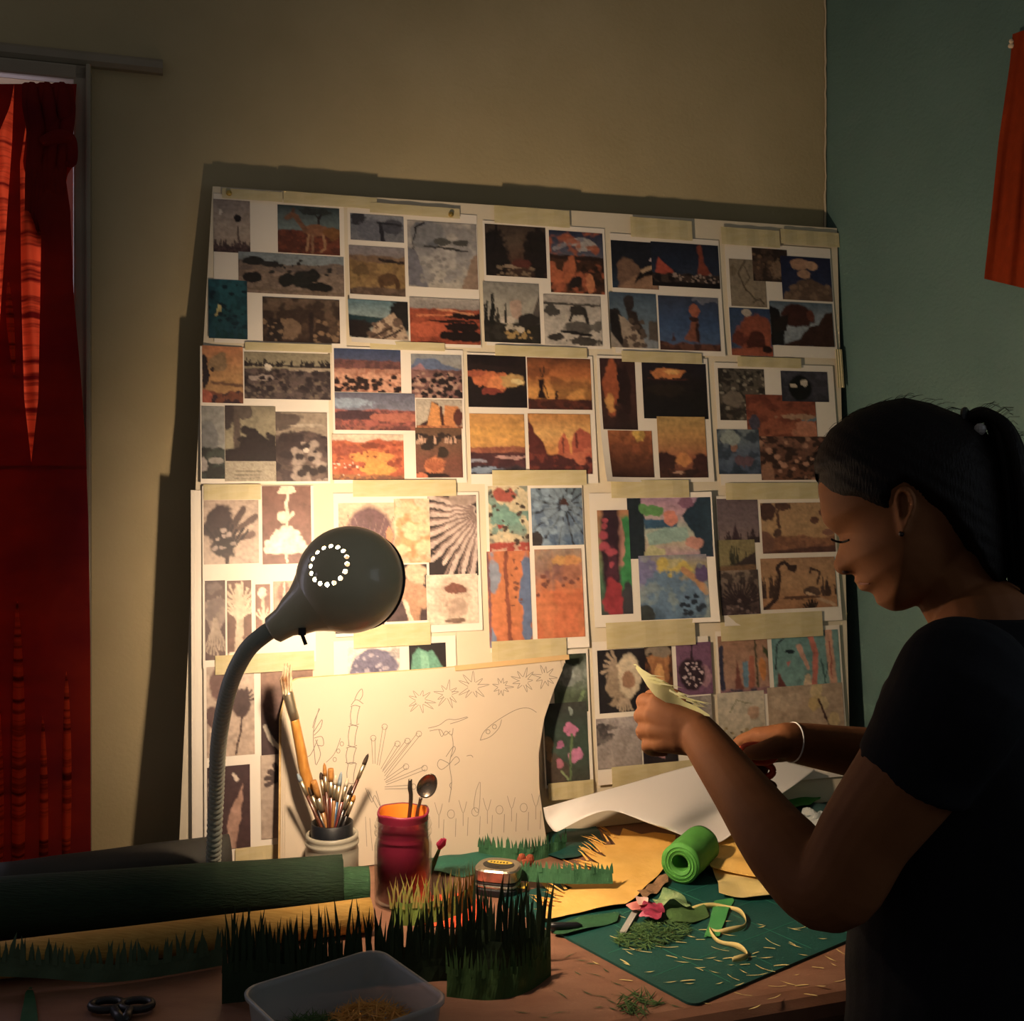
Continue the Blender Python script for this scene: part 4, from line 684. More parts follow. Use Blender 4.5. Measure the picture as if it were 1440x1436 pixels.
nm = bpy.data.meshes.new_from_object(shade.evaluated_get(dg)); shade.modifiers.clear(); shade.data = nm; bpy.data.objects.remove(cut)
for p in nm.polygons:
    c = Vector(p.center)+ORG[shade]-LC
    p.material_index = 1 if (c.dot(p.normal) < 0 and c.length < LR-.0012) else 0
nd = (P(384, 886, 1.262)-LC).normalized()
b = MB(); b.tube([LC+AX*(LR*.5-.001)], .001, 3, caps=False) if 0 else None
rimpts = []
o1 = AX.orthogonal().normalized(); o2 = AX.cross(o1); rc = LC+AX*(LR*math.cos(math.radians(60))); rr = LR*math.sin(math.radians(60))
rimpts = [rc+(o1*math.cos(2*math.pi*k/48)+o2*math.sin(2*math.pi*k/48))*rr for k in range(49)]
b.tube(rimpts, .0026, 8, caps=False); b.build('rim', m_dark, lamp, smooth=True)
s0 = LC+nd*(LR-.006); nend = P(384, 886, 1.262); dirn = (nend-s0).normalized()
b = MB(); b.tube([LC+nd*.040, LC+nd*.048, LC+nd*.056, LC+nd*.064, LC+nd*.076, nend-dirn*.016, nend, nend+dirn*.003], [.0445, .0392, .0335, .0285, .0245, .0185, .0165, .012], 40)
b.build('socket_holder', m_lamp, lamp, smooth=True)
b = MB(); q = P(425, 893, 1.245); b.tube([q+Z*.008, q], .0045, 10); b.tube([q, q-Z*.011+rt*.004], .0022, 8); b.build('switch', m_dark, lamp)
gp, gr = crom([nend-dirn*.006, P(372, 892, 1.266), P(345, 918, 1.285), P(322, 968, 1.33), P(308, 1040, 1.385), P(304, 1120, 1.44), P(300, 1215, 1.482), lamp_base+Z*.02], [.0098]*8, 40)
gr = [.0098+.0007*(1 if k % 3 == 0 else -1) for k in range(len(gp))]
b = MB(); b.tube(gp, gr, 14); b.build('gooseneck', m_neck, lamp, smooth=True)
b = MB(); b.lathe(lamp_base, [(.022, 0), (.023, .006), (.020, .016), (.012, .02), (.011, .03)], 24); b.build('base', m_dark, lamp)
b = MB(); b.tube([LC+nd*(LR-.012), LC+nd*.026], [.014, .013], 14); b.build('bulb_socket', m_white_in, lamp)
bl_ = bpy.data.lights.new('lamp_bulb', 'POINT'); bl_.energy = 17; bl_.color = (1.0, .75, .52); bl_.shadow_soft_size = .02
bo = bpy.data.objects.new('lamp_bulb', bl_); COL.objects.link(bo); bo.parent = lamp; bo.location = LC+AX*.015-ORG[lamp]

# ---------------------------------------------------------------- drawing pad
m_pad = mat('drawing_paper', '#cbbca6', .7, col2='#c3b39c', scale=5)
m_padw = mat('pad_edge_card', '#b5935f', .7, col2='#cfb07a', scale=90)
m_pencil = mat('pencil_graphite', '#7d746a', .7)
D0 = W(0, 1.598, TABZ); DU = (M*.055+Z*.27).normalized(); DN = U.cross(DU).normalized(); DN = -DN if DN.y > 0 else DN
def onpad(px, py, off=0): return onplane(px, py, D0+DN*off, DN)
def dab(px, py): q = onpad(px, py)-D0; return q.dot(U), q.dot(DU)
def dp(a, b_, hh): return D0+U*a+DU*b_+DN*hh
a_l = (((398-CX)/FPX)*D0.y-D0.x)/(U.x-((398-CX)/FPX)*U.y); a_r = (((768-CX)/FPX)*D0.y-D0.x)/(U.x-((768-CX)/FPX)*U.y)
padpoly = [(a_l, 0.001), (a_r, .001), dab(757, 1110), dab(756, 1060), dab(764, 1010), dab(778, 968), dab(796, 927), dab(700, 935), dab(600, 944), dab(500, 951), dab(416, 957), dab(404, 968), dab(400, 1010)]
pad = thing('drawing_pad', dp((a_l+a_r)/2, 0, 0), 'white drawing pad with pencil plant sketches leaning on the board', 'drawing pad')
for k, (m_, th, off, nm_) in enumerate(((m_padw, .005, .000, 'backing_card'), (m_pad, .0008, .0016, 'page'), (m_pad, .0008, .0032, 'page'), (m_pad, .0008, .0048, 'page'))):
    pp = [(a+(-.007+.0028*k if (a < a_l+.02 and b_ < .25) else 0), b_+(.004-.0016*k if b_ > .2 else 0)) for a, b_ in padpoly]
    sheet_from_poly(pp, .008, lambda x, y, o=off: (dp(x, y, o), DN), th, m_, nm_, pad)
PO = .0052
def stroke(name, strokes, wd=.0009):
    v = []; f = []
    for st in strokes:
        pts = [Vector((*dab(*p), 0)) for p in st]
        pts, _ = crom(pts, [0]*len(pts), 4)
        k0 = len(v)
        for i, p in enumerate(pts):
            d = (pts[min(i+1, len(pts)-1)]-pts[max(i-1, 0)]); d = d.normalized() if d.length else Vector((1, 0, 0)); nrm = Vector((-d.y, d.x, 0))*wd/2
            for q in (p-nrm, p+nrm): v.append(dp(q.x, q.y, PO))
        f += [(k0+2*i, k0+2*i+1, k0+2*i+3, k0+2*i+2) for i in range(len(pts)-1)]
    return mk(name, v, f, m_pencil, pad)
def loop(cx, cy, rx, ry, n=10): return [(cx+rx*math.cos(2*math.pi*k/n), cy+ry*math.sin(2*math.pi*k/n)) for k in range(n+1)]
# jointed stalk
st = []
for x0, x1, y0, y1 in ((494, 503, 994, 1018), (491, 500, 1022, 1048), (488, 498, 1052, 1072), (489, 498, 1074, 1100)):
    st += [[(x0, y0), (x0-2, (y0+y1)/2), (x0-1, y1)], [(x1+2, y0), (x1-1, (y0+y1)/2), (x1-2, y1)], [(x0-3, y1), ((x0+x1)/2, y1+2), (x1+1, y1)], [(x0-2, y0), ((x0+x1)/2, y0-2), (x1+3, y0)]]
st += [[(493, 992), (500, 984), (510, 990)], [(498, 984), (502, 975), (508, 969), (509, 978), (505, 985)]]
stroke('stalk_sketch', st, .0011)
stroke('bow_leaf_sketch', [[(448, 996), (440, 1030), (443, 1075)], [(446, 1040), (437, 1060), (430, 1065)], [(440, 1030), (452, 1012), (450, 1024), (441, 1034)], [(441, 1038), (452, 1036), (454, 1048), (445, 1048)], [(443, 1040), (450, 1060), (444, 1076)], [(449, 997), (442, 1012), (439, 1024)]], .0011)
def spiky(cx, cy, r, n, a0=0, inner=.55):
    p = []
    for k in range(n+1):
        a = a0+2*math.pi*k/n; p.append((cx+r*.75*math.cos(a-.12), cy+r*.6*math.sin(a-.12)))
        q = rng.uniform(.8, 1.15); p += [(cx+r*q*math.cos(a), cy+r*q*math.sin(a)), (cx+r*inner*math.cos(a+.2), cy+r*inner*math.sin(a+.2))]
    return p
for cx, cy, r in ((590, 985, 19), (628, 976, 18), (664, 966, 20), (704, 966, 15), (735, 958, 17), (765, 952, 17)):
    v_ = []
    for k in range(9):
        a = 2*math.pi*k/9+rng.uniform(-.2, .2); q = r*rng.uniform(.75, 1.2)
        v_.append([(cx+.35*r*math.cos(a-.35), cy+.35*r*math.sin(a-.35)), (cx+q*math.cos(a), cy+q*math.sin(a)), (cx+.35*r*math.cos(a+.35), cy+.35*r*math.sin(a+.35))])
    stroke('flower_sketch', v_, .0008)
stroke('seed_head_sketch', [[(601, 1024), (616, 1020), (628, 1012), (640, 1012), (656, 1008)], [(603, 1028), (618, 1026), (624, 1034), (632, 1028)], [(632, 1018), (645, 1014), (657, 1009)], [(616, 1026), (620, 1036), (626, 1028), (634, 1034), (636, 1024)]])
stroke('pod_sketch', [[(674, 1041), (680, 1028), (700, 1012), (725, 998), (742, 996), (753, 1002)], [(674, 1041), (688, 1036), (700, 1024), (704, 1012)], loop(685, 1029, 3, 3, 6), loop(694, 1022, 3, 3, 6)])
tent = []
for x0, y0, x1, y1 in ((525, 1074, 524, 1038), (531, 1076, 540, 1022), (536, 1082, 558, 1046), (538, 1086, 572, 1042), (541, 1092, 588, 1032), (540, 1098, 570, 1078), (542, 1102, 596, 1080), (540, 1108, 580, 1106)):
    dx, dy = x1-x0, y1-y0; L_ = math.hypot(dx, dy); nx_, ny_ = -dy/L_*2.5, dx/L_*2.5
    tent += [[(x0+nx_*.6, y0+ny_*.6), (x1+nx_, y1+ny_)], [(x0-nx_*.6, y0-ny_*.6), (x1-nx_, y1-ny_)], loop(x1, y1, 4, 4, 7)]
stroke('tentacle_sketch', tent, .0008)
stroke('spring_sketch', [[(458, 1072), (468, 1062), (474, 1050), (478, 1038)], loop(470, 1068, 2.5, 3, 6), loop(475, 1056, 2.5, 3, 6), loop(480, 1046, 2.5, 3, 6)])
stroke('hanging_pod_sketch', [[(634, 1032), (636, 1050), (631, 1074), (634, 1100), (630, 1128)], [(631, 1074), (620, 1082), (614, 1076), (618, 1068), (631, 1074)], [(631, 1074), (640, 1064), (645, 1070), (638, 1076)], [(626, 1064), (636, 1050), (639, 1054), (632, 1066)], [(634, 1100), (631, 1104), (634, 1110)], [(655, 1063), (661, 1062), (664, 1065)]])
row = []
for k, x in enumerate(range(616, 756, 17)):
    y = 1128-k*1.5; row += [loop(x, y+18, 5, 6, 8)] if k % 2 else [[(x-6, y), (x, y+18), (x+5, y+2)], [(x, y+18), (x, y+36)]]
    row += [[(x+7, y+24), (x+6, y+50)]]
stroke('stem_sketch', [[(668, 1112), (665, 1135), (672, 1140), (674, 1100), (668, 1112)], [(519, 1150), (521, 1175), (523, 1196)], [(513, 1148), (515, 1190)]], .0007)
stroke('flower_row_sketch', row, .0007)
stroke('leaf_sketch', [[(513, 1108), (522, 1128), (526, 1118), (534, 1134), (528, 1112)], [(516, 1110), (530, 1136)]], .0009)
b = MB(); p0, p1 = onpad(640, 940, .006), onpad(800, 924, .006); b.box((p0+p1)/2, (p1-p0)/2, DU*.004, DN*.001); b.build('top_slat', mat('pad_slat_wood', '#c9a877', .6), pad)

# ---------------------------------------------------------------- rolls of paper
m_groll = mat('charcoal_paper_roll', '#3b3a35', .7, col2='#312f2b', scale=10)
m_crepe = mat('dark_green_crepe', '#17301b', .85, col2='#102514', scale=30, stretch=(1, 12, 12), bump=.5, bscale=40)
m_crepe2 = mat('green_crepe', '#24492a', .85, col2='#1b3b21', scale=30, stretch=(1, 12, 12), bump=.5, bscale=40)
m_yel = mat('mustard_crepe', '#c39a4e', .8, col2='#b0873e', scale=30, stretch=(1, 10, 10), bump=.3, bscale=40)
def roll(name, p0, p1, r, m_, label, cat='paper roll', squash=1.0, inner=.35, wob=.02):
    p0, p1 = Vector(p0), Vector(p1); ax = (p1-p0).normalized(); side = ax.cross(Z).normalized(); up = side.cross(ax)
    n, L_ = 40, 14; v = []; f = []
    for ring in (1.0, inner):
        for i in range(L_+1):
            for j in range(n):
                a = 2*math.pi*j/n; q = r*ring*(1+wob*fnoise(i*.7, j*.5, 3)*(ring == 1))
                if ring < 1: q = r*ring
                v.append(p0.lerp(p1, i/L_)+side*q*math.cos(a)+up*q*squash*math.sin(a))
    R = (L_+1)*n
    for i in range(L_):
        for j in range(n):
            k = (j+1) % n; f.append((i*n+j, i*n+k, (i+1)*n+k, (i+1)*n+j)); f.append((R+i*n+j, R+(i+1)*n+j, R+(i+1)*n+k, R+i*n+k))
    for j in range(n):
        k = (j+1) % n; f.append((j, R+j, R+k, k)); f.append((L_*n+j, L_*n+k, R+L_*n+k, R+L_*n+j))
    o = mk(name, v, f, m_, label=label, cat=cat, smooth=True)
    sp = []                                                    # the wound layers seen on the end
    for k in range(int(70)):
        t = k/70; a = t*2*math.pi*3; q = r*(inner+.05+(.9-inner)*t); sp.append(p1+ax*.0006+side*q*math.cos(a)+up*q*squash*math.sin(a))
    bb = MB(); bb.tube(sp, .0007, 5); bb.build('wound_layers', m_, o)
    return o
roll('paper_roll', (-.675, 1.436, TABZ+.033), (-.398, 1.550, TABZ+.033), .033, m_groll, 'thick charcoal paper roll lying behind the lamp neck')
roll('crepe_roll', (-.73, 1.348, TABZ+.0385), (-.222, 1.443, TABZ+.0385), .038, m_crepe, 'long dark green crepe paper roll beside the lamp foot', squash=.95)
roll('crepe_roll', (-.2225, 1.446, TABZ+.030), (-.189, 1.452, TABZ+.029), .030, m_crepe2, 'short green crepe roll end showing beside the red jar', squash=.9)
roll('crepe_roll', (-.66, 1.232, TABZ+.0225), (-.178, 1.388, TABZ+.0205), .021, m_yel, 'mustard yellow crepe roll lying in front of the dark green roll', squash=.95)
m_lime = mat('lime_green_crepe', '#58a045', .7, col2='#4c923b', scale=20, bump=.1, bscale=60)
roll('crepe_roll', (.276, 1.610, TABZ+.0315), (.234, 1.533, TABZ+.0315), .0275, m_lime, 'short bright lime green roll on the cutting mat', squash=1.0, inner=.42)

# ---------------------------------------------------------------- cutting mat
m_mat = mat('cutting_mat_green', '#124a44', .55, col2='#10423d', scale=12, bump=.1, bscale=300)
mc = Vector((.196, 1.191, TABZ)); a1_ = math.radians(127); a2_ = math.radians(37)
E1 = Vector((math.cos(a1_), math.sin(a1_), 0)); E2 = Vector((math.cos(a2_), math.sin(a2_), 0)); ML, MW = .36, .50
def rrect(l, w, r, n=5):
    o = []
    for cx, cy, a in ((l-r, w-r, 0), (r, w-r, 90), (r, r, 180), (l-r, r, 270)):
        for k in range(n+1):
            t = math.radians(a+90*k/n); o.append((cx+r*math.cos(t), cy+r*math.sin(t)))
    return o
rr_ = rrect(ML, MW, .012); n = len(rr_)
v = [mc+E1*x+E2*y+Z*z for z in (.003, .0003) for x, y in rr_]
cm = mk('cutting_mat', v, [tuple(reversed(range(n))), tuple(range(n, 2*n))]+[(i, (i+1) % n, n+(i+1) % n, n+i) for i in range(n)], m_mat, label='dark green cutting mat under the clippings and paper scraps', cat='cutting mat')
m_gl = mat('mat_grid_print', '#2f7a64', .6)
b = MB()
for k in range(1, 5): b.box(mc+E1*(k*.075)+E2*(MW/2)+Z*.0031, E1*.0003, E2*(MW/2-.012), Z*.0001)
for k in range(1, 7): b.box(mc+E2*(k*.072)+E1*(ML/2)+Z*.0031, E2*.0003, E1*(ML/2-.012), Z*.0001)
b.build('printed_grid', m_gl, cm)
MZ = .0035

# ---------------------------------------------------------------- glass jars and brushes
m_jar = mat('frosted_glass_jar', '#aaa391', .35, col2='#9e9786', scale=12, alpha=.92)
m_glassj = clear_glass('clear_jar_glass')
m_blk = mat('black_plastic', '#14161a', .4)
jc = tab(467, 1240); jar = thing('brush_jar', jc, 'pale glass jar crammed with paint brushes by the drawing pad', 'jar')
b = MB(); b.lathe(jc, [(.033, 0), (.0365, .004), (.037, .045), (.0355, .052), (.0375, .055), (.0375, .0585), (.035, .06), (.0365, .063), (.0365, .068), (.0335, .069), (.0330, .06), (.0330, .005), (.001, .005)], 40)
b.build('glass_body', m_jar, jar, smooth=True)
b = MB(); b.lathe(jc, [(.001, .007), (.028, .007), (.0295, .084), (.0278, .085), (.0265, .012), (.001, .011)], 28); b.build('inner_cup', m_blk, jar, smooth=True)
m_h = [mat('brush_handle_'+n_, c, .35, coat=.4) for n_, c in (('brown', '#4a2617'), ('black', '#171210'), ('ochre', '#7d5426'), ('blue', '#1b4668'), ('red', '#54201a'))]
m_fer = mat('brush_ferrule_metal', '#c9b99a', .3, .9); m_br = [mat('brush_hair_'+n_, c, .8, col2=c2, scale=200) for n_, c, c2 in (('tan', '#b5803f', '#8a5a2a'), ('dark', '#3a2a1e', '#241a12'), ('pale', '#c9bda5', '#a89a80'), ('grey', '#8d9aa2', '#6a767e'))]
def brush(base, tip, hr, hm, bm_, blen, flat, label):
    base, tip = Vector(base), Vector(tip); d = (tip-base).normalized(); L_ = (tip-base).length
    o = thing('paint_brush', base, label, 'paint brush', 'paint brushes standing in the pale jar')
    b = MB(); f0 = tip-d*(blen+.02); b.tube([base, base.lerp(f0, .5), f0], [hr*.6, hr*.9, hr], 10); b.build('handle', hm, o, smooth=True)
    f1 = tip-d*blen; b = MB(); b.tube([f0-d*.002, f0+d*.004, f1], [hr*1.05, hr*1.15, hr*1.25], 10); b.build('ferrule', m_fer, o, smooth=True)
    b = MB(); pr = [f1-d*.001, f1+d*blen*.4, f1+d*blen*.8, tip]; rr2 = [hr*1.2, hr*(1.3 if flat else 1.2), hr*(1.25 if flat else .8), hr*(1.1 if flat else .15)]
    b.tube(pr, rr2, 10); b.build('bristles', bm_, o, smooth=True)
tips = [(418, 1088, 0, 3, .012, 0, 'with grey tip leaning far towards the lamp neck'), (425, 1100, 4, 1, .014, 0, 'with red handle and dark tip'), (433, 1104, 1, 1, .016, 0, 'with black handle and dark tip'), (441, 1098, 2, 0, .026, 1, 'with wide tan bristles and ochre handle'),
        (451, 1086, 0, 1, .010, 0, 'with thin brown handle'), (456, 1073, 0, 0, .018, 0, 'with tall rounded brown tip'), (465, 1081, 4, 0, .018, 1, 'with square flat tan bristles'), (472, 1090, 2, 2, .014, 0, 'with ochre handle and pale tip'),
        (480, 1085, 3, 3, .020, 0, 'with blue handle and grey tip'), (489, 1094, 4, 2, .012, 0, 'with red handle and pale tip'), (495, 1104, 1, 1, .014, 0, 'with stubby black handle'), (518, 1060, 0, 1, .016, 0, 'with long brown handle leaning towards the red jar'), (447, 1120, 3, 1, .012, 0, 'short with blue handle'), (499, 1118, 1, 0, .010, 0, 'short with black handle')]
for k, (tx, ty, hm_, bm2, bl2, fl, w) in enumerate(tips):
    u_ = (tx-467)/50; bx = jc+Vector((-u_*.016+rng.uniform(-.003, .003), rng.uniform(-.012, .012), .014))
    brush(bx, P(tx, ty, jc.y-.012+.024*((k*5) % 7)/7), .0026 if fl == 0 else .0036, m_h[hm_], m_br[bm2], bl2, fl, 'paint brush '+w)
# big hog-hair brush
bb0 = jc+Vector((.006, .008, .014)); o = thing('paint_brush', bb0, 'big old wooden paint brush with ragged white bristles rising above the pad', 'paint brush')
D = jc.y+.004
b = MB(); p, r = crom([bb0, P(433, 1100, D), P(423, 1055, D), P(414, 1010, D)], [.004, .008, .0075, .0062], 6); b.tube(p, r, 12); b.build('handle', mat('varnished_wood', '#c08a45', .3, col2='#9a6428', scale=40, stretch=(4, 4, 1), coat=.4), o, smooth=True)
b = MB(); b.tube([P(414.5, 1012, D), P(411, 1000, D), P(405, 976, D), P(404, 973, D)], [.0068, .0072, .0078, .0074], 14); b.build('ferrule', m_fer, o, smooth=True)
b = MB()
for k in range(40):
    a = 2*math.pi*rng.random(); q = .0065*math.sqrt(rng.random()); off = Vector((q*math.cos(a), q*math.sin(a), 0))
    b.tube([P(404, 976, D)+off, P(402, 955, D)+off*1.3, P(402+rng.uniform(-2, 4), 937+rng.uniform(-4, 10), D)+off*.7], [.0014, .0013, .0004], 5)
b.build('bristles', mat('hog_hair', '#7a4d28', .8, col2='#e0cfae', scale=60), o)
# red lined jar
rc_ = tab(567, 1268); m_redl = mat('red_liner', '#741630', .5, col2='#661228', scale=10); m_orl = mat('orange_lining', '#e2862c', .6, col2='#d07820', scale=20)
rj = thing('red_jar', rc_, 'screw top glass jar with a red cup inside, orange lining and spoon', 'jar')
b = MB(); b.lathe(rc_, [(.030, 0), (.0375, .004), (.0385, .012), (.0385, .078), (.036, .088), (.036, .091), (.0385, .093), (.0385, .096), (.036, .098), (.0375, .102), (.0385, .104), (.0375, .107), (.036, .108), (.036, .112), (.0348, .112), (.0345, .09), (.0370, .078), (.0370, .006), (.001, .005)], 48)
b.build('glass_body', m_glassj, rj, smooth=True)
v = []; f = []; n = 48
pr = [(.0345, .008), (.0350, .076), (.0336, .09), (.0338, .117), (.0350, .1205), (.0340, .123), (.0318, .122)]
for r_, z_ in pr:
    for j in range(n):
        a = 2*math.pi*j/n; zz = z_+(.0013*math.sin(3*a+.5)+.0008*math.sin(5*a) if z_ > .11 else 0); v.append(rc_+Vector((r_*math.cos(a), r_*math.sin(a), zz)))
for i in range(len(pr)-1):
    for j in range(n): f.append((i*n+j, i*n+(j+1) % n, (i+1)*n+(j+1) % n, (i+1)*n+j))
f.append(tuple(reversed(range(n)))); mk('red_cup', v, f, m_redl, rj, smooth=True)
v = []; f = []
pr = [(.0319, .1222), (.0312, .117), (.0308, .09), (.0300, .012), (.001, .0115)]
for r_, z_ in pr:
    for j in range(n):
        a = 2*math.pi*j/n; zz = z_+(.0013*math.sin(3*a+.5)+.0008*math.sin(5*a) if z_ > .11 else 0); v.append(rc_+Vector((r_*math.cos(a), r_*math.sin(a), zz)))
for i in range(len(pr)-1):
    for j in range(n): f.append((i*n+j, i*n+(j+1) % n, (i+1)*n+(j+1) % n, (i+1)*n+j))
mk('orange_lining', v, f, m_orl, rj, smooth=True)
m_steel = mat('dark_spoon_steel', '#8a7d70', .25, .95)
sd = rc_.y; sb = rc_+Vector((.004, .004, .016)); sn = P(592, 1122, sd)
sp_ = thing('spoon', sb, 'steel teaspoon standing bowl up in the red jar', 'spoon')
b = MB(); p, r = crom([sb, P(586, 1150, sd), P(590, 1130, sd), sn], [.0026, .0026, .0022, .0026], 5); b.tube(p, r, 10); b.build('handle', m_steel, sp_, smooth=True)
bc = P(601, 1105, sd); ad = (bc-sn).normalized(); sv = ad.cross(Vector((0, 1, 0))).normalized(); nv = sv.cross(ad)
v = []; f = []; nr = 10
for i in range(nr+1):
    for j in range(24):
        q = i/nr; a = 2*math.pi*j/24; v.append(bc+ad*.0175*q*math.cos(a)+sv*.0130*q*math.sin(a)*(1-.12*math.cos(a))+Vector((0, 1, 0))*(.006*(1-q*q)))
for i in range(nr):
    for j in range(24): f.append((i*24+j, i*24+(j+1) % 24, (i+1)*24+(j+1) % 24, (i+1)*24+j))
so_ = mk('bowl', v, f, m_steel, sp_, smooth=True); so_.modifiers.new('t', 'SOLIDIFY').thickness = .0009
b = MB(); r0 = rc_+Vector((-.004, -.006, .016)); p, r = crom([r0, P(577, 1135, sd-.004), P(576.5, 1108, sd-.004), P(577, 1096, sd-.004)], [.002, .0028, .0032, .0026], 5); b.tube(p, r, 10)
b.build('teaspoon', m_steel, label='steel spoon standing handle up in the red jar', cat='spoon', smooth=True)
# ---------------------------------------------------------------- fringed crepe strips
def fringe(name, path, up, h0, h1, nb, m_, mb_, label, wv=.003, lean=.25, group='fringed crepe paper strips', bw=None, away=Vector((0, 1, 0)), seed=1, parent_label=None):
    r = random.Random(seed); pts, _ = crom(path, [0]*len(path), 12); up = Vector(up).normalized()
    L_ = [0]
    for a, b_ in zip(pts, pts[1:]): L_.append(L_[-1]+(b_-a).length)
    def at(t):
        s = t*L_[-1]
        for i in range(len(pts)-1):
            if s <= L_[i+1]+1e-9:
                q = (s-L_[i])/max(L_[i+1]-L_[i], 1e-9); return pts[i].lerp(pts[i+1], q), (pts[i+1]-pts[i]).normalized()
        return pts[-1], (pts[-1]-pts[-2]).normalized()
    base = thing(name, at(.5)[0], label, 'crepe fringe', group)
    v = []; f = []; N = 40
    for i in range(N+1):
        p, d = at(i/N); w = away*wv*math.sin(i*.9+seed); hh = h0(i/N) if callable(h0) else h0
        v += [p, p+up*hh*.5+w*.6, p+up*hh+w]
    for i in range(N): k = 3*i; f += [(k, k+3, k+4, k+1), (k+1, k+4, k+5, k+2)]
    mk('strip', v, f, m_, base)
    v = []; f = []
    for k in range(nb):
        t = (k+r.uniform(-.4, 1.4))/nb; t = min(max(t, 0), 1); p, d = at(t)
        hh = (h0(t) if callable(h0) else h0); w = away*wv*math.sin(t*N*.9+seed)
        hl = (h1(t) if callable(h1) else h1)*r.uniform(.55, 1.1); b0 = p+up*hh*.75+w*.8+away*r.uniform(-.002, .002)
        wd = (bw or L_[-1]/nb*1.3)*r.uniform(.7, 1.3); ln = d*hl*lean*r.uniform(-1, 1)+away*hl*r.uniform(-.1, .1)
        tp = b0+up*(hl+hh*.25)+ln; md = b0.lerp(tp, .55)-ln*.15; k0 = len(v)
        v += [b0-d*wd/2, b0+d*wd/2, md-d*wd*.36, md+d*wd*.36, tp]; f += [(k0, k0+1, k0+3, k0+2), (k0+2, k0+3, k0+4)]
    mk('cut_blades', v, f, mb_, base, kind='stuff')
    return base
m_fk = mat('blackish_green_crepe', '#22361d', .85, col2='#1a2d17', scale=30); m_fg = mat('moss_green_crepe', '#41602f', .85, col2='#355228', scale=30, bump=.2, bscale=90)
m_fgrey = mat('grey_green_crepe', '#4d6048', .85, col2='#42543e', scale=30); m_ftan = mat('tan_crepe_blades', '#a8864a', .8, col2='#8a9a4a', scale=120); m_fol = mat('olive_crepe', '#6a8038', .85)
m_leafg = mat('leaf_green_crepe', '#265433', .85, col2='#1d472a', scale=40, bump=.2, bscale=90)
fringe('fringed_strip', [P(-40, 1372, 1.222), P(60, 1376, 1.235), P(140, 1382, 1.242), P(215, 1375, 1.258), P(312, 1358, 1.288)], Z*.98+Vector((0, .06, 0)), .020, .026, 60, m_fgrey, m_fgrey, 'grey green fringed crepe strip propped on the mustard roll', seed=3)
for k, off in enumerate((0, .024)):
    fringe('fringed_strip', [tab(312, 1412)+Vector((0, off, 0)), tab(400, 1403)+Vector((0, off, 0)), tab(525, 1388)+Vector((0, off, 0)), tab(640, 1378)+Vector((0, off*1.5, 0)), tab(772, 1366)+Vector((0, off, 0))], Z+Vector((0, .12, 0)),
       (lambda t: .040-.010*math.sin(t*3.1)+.004*math.sin(t*9+1)), (lambda t, k=k: .046+.022*t+.012*math.sin(t*17+k*2)), 96, m_fk, m_fk, ('tall blackish green fringed strip standing behind the plastic tub' if k == 0 else 'second blackish green fringed strip standing close against the first'), wv=.004, lean=.16, bw=.0052, seed=11+k)
fringe('fringed_strip', [tab(628, 1402), tab(690, 1407), tab(740, 1396), tab(775, 1372)], Z*.95+Vector((0, .3, 0)), .030, .022, 60, m_fg, m_fg, 'moss green fringed strip curving in front of the blackish fringe', lean=.2, seed=21)
fringe('fringed_strip', [tab(550, 1302), tab(600, 1301), tab(640, 1292), tab(668, 1272)], Z+Vector((0, .10, 0)), .028, .036, 64, m_fol, m_ftan, 'olive strip with tan tipped blades in front of the red jar', lean=.35, seed=31)
fringe('fringed_strip', [tab(673, 1204), tab(735, 1213), tab(796, 1198)], Z+Vector((0, .5, 0)), .018, .016, 42, m_leafg, m_leafg, 'leaf green fringed strip below the drawing pad', lean=.2, seed=41)
fringe('fringed_strip', [tab(722, 1238, TABZ+.006), tab(790, 1243, TABZ+.0185), tab(862, 1243, TABZ+.0185)], Z*.6+Vector((0, .8, 0)), .022, .012, 40, m_leafg, m_leafg, 'leaf green fringed strip lying across the yellow sheet', lean=.3, seed=51)

# ---------------------------------------------------------------- flat paper pieces on the table
m_sheety = mat('yellow_crepe_sheet', '#f2c36c', .75, col2='#e8b65c', scale=40, bump=.12, bscale=120)
m_cream = mat('cream_paper', '#e2cd8c', .75, col2='#d3bc76', scale=20, bump=.1, bscale=60)
m_orp = mat('coral_orange_paper', '#e2552f', .7, col2='#d64a27', scale=20)
m_gp = mat('sea_green_paper', '#1f5c4a', .75, col2='#194f40', scale=25, bump=.1, bscale=80)
m_white = mat('heavy_white_paper', '#e9e2da', .6)
tablesheet('coral_paper', [(584, 1300), (590, 1263), (622, 1258), (652, 1258), (684, 1272), (690, 1302), (640, 1306)], m_orp, z=.001, label='coral orange paper scrap showing through the dark fringe', cat='paper', seed=2)
tablesheet('sea_green_paper', [(606, 1228), (608, 1203), (640, 1192), (672, 1188), (720, 1196), (740, 1212), (700, 1226), (650, 1234)], m_gp, z=.001, wav=.004, label='sea green paper scrap between red jar and drawing pad', cat='paper', seed=4)
tablesheet('dark_green_paper', [(760, 1200), (772, 1172), (800, 1166), (838, 1164), (850, 1186), (815, 1206), (790, 1212)], m_mat, z=.001, wav=.004, label='dark green paper below the arched white sheet', cat='paper', seed=5)
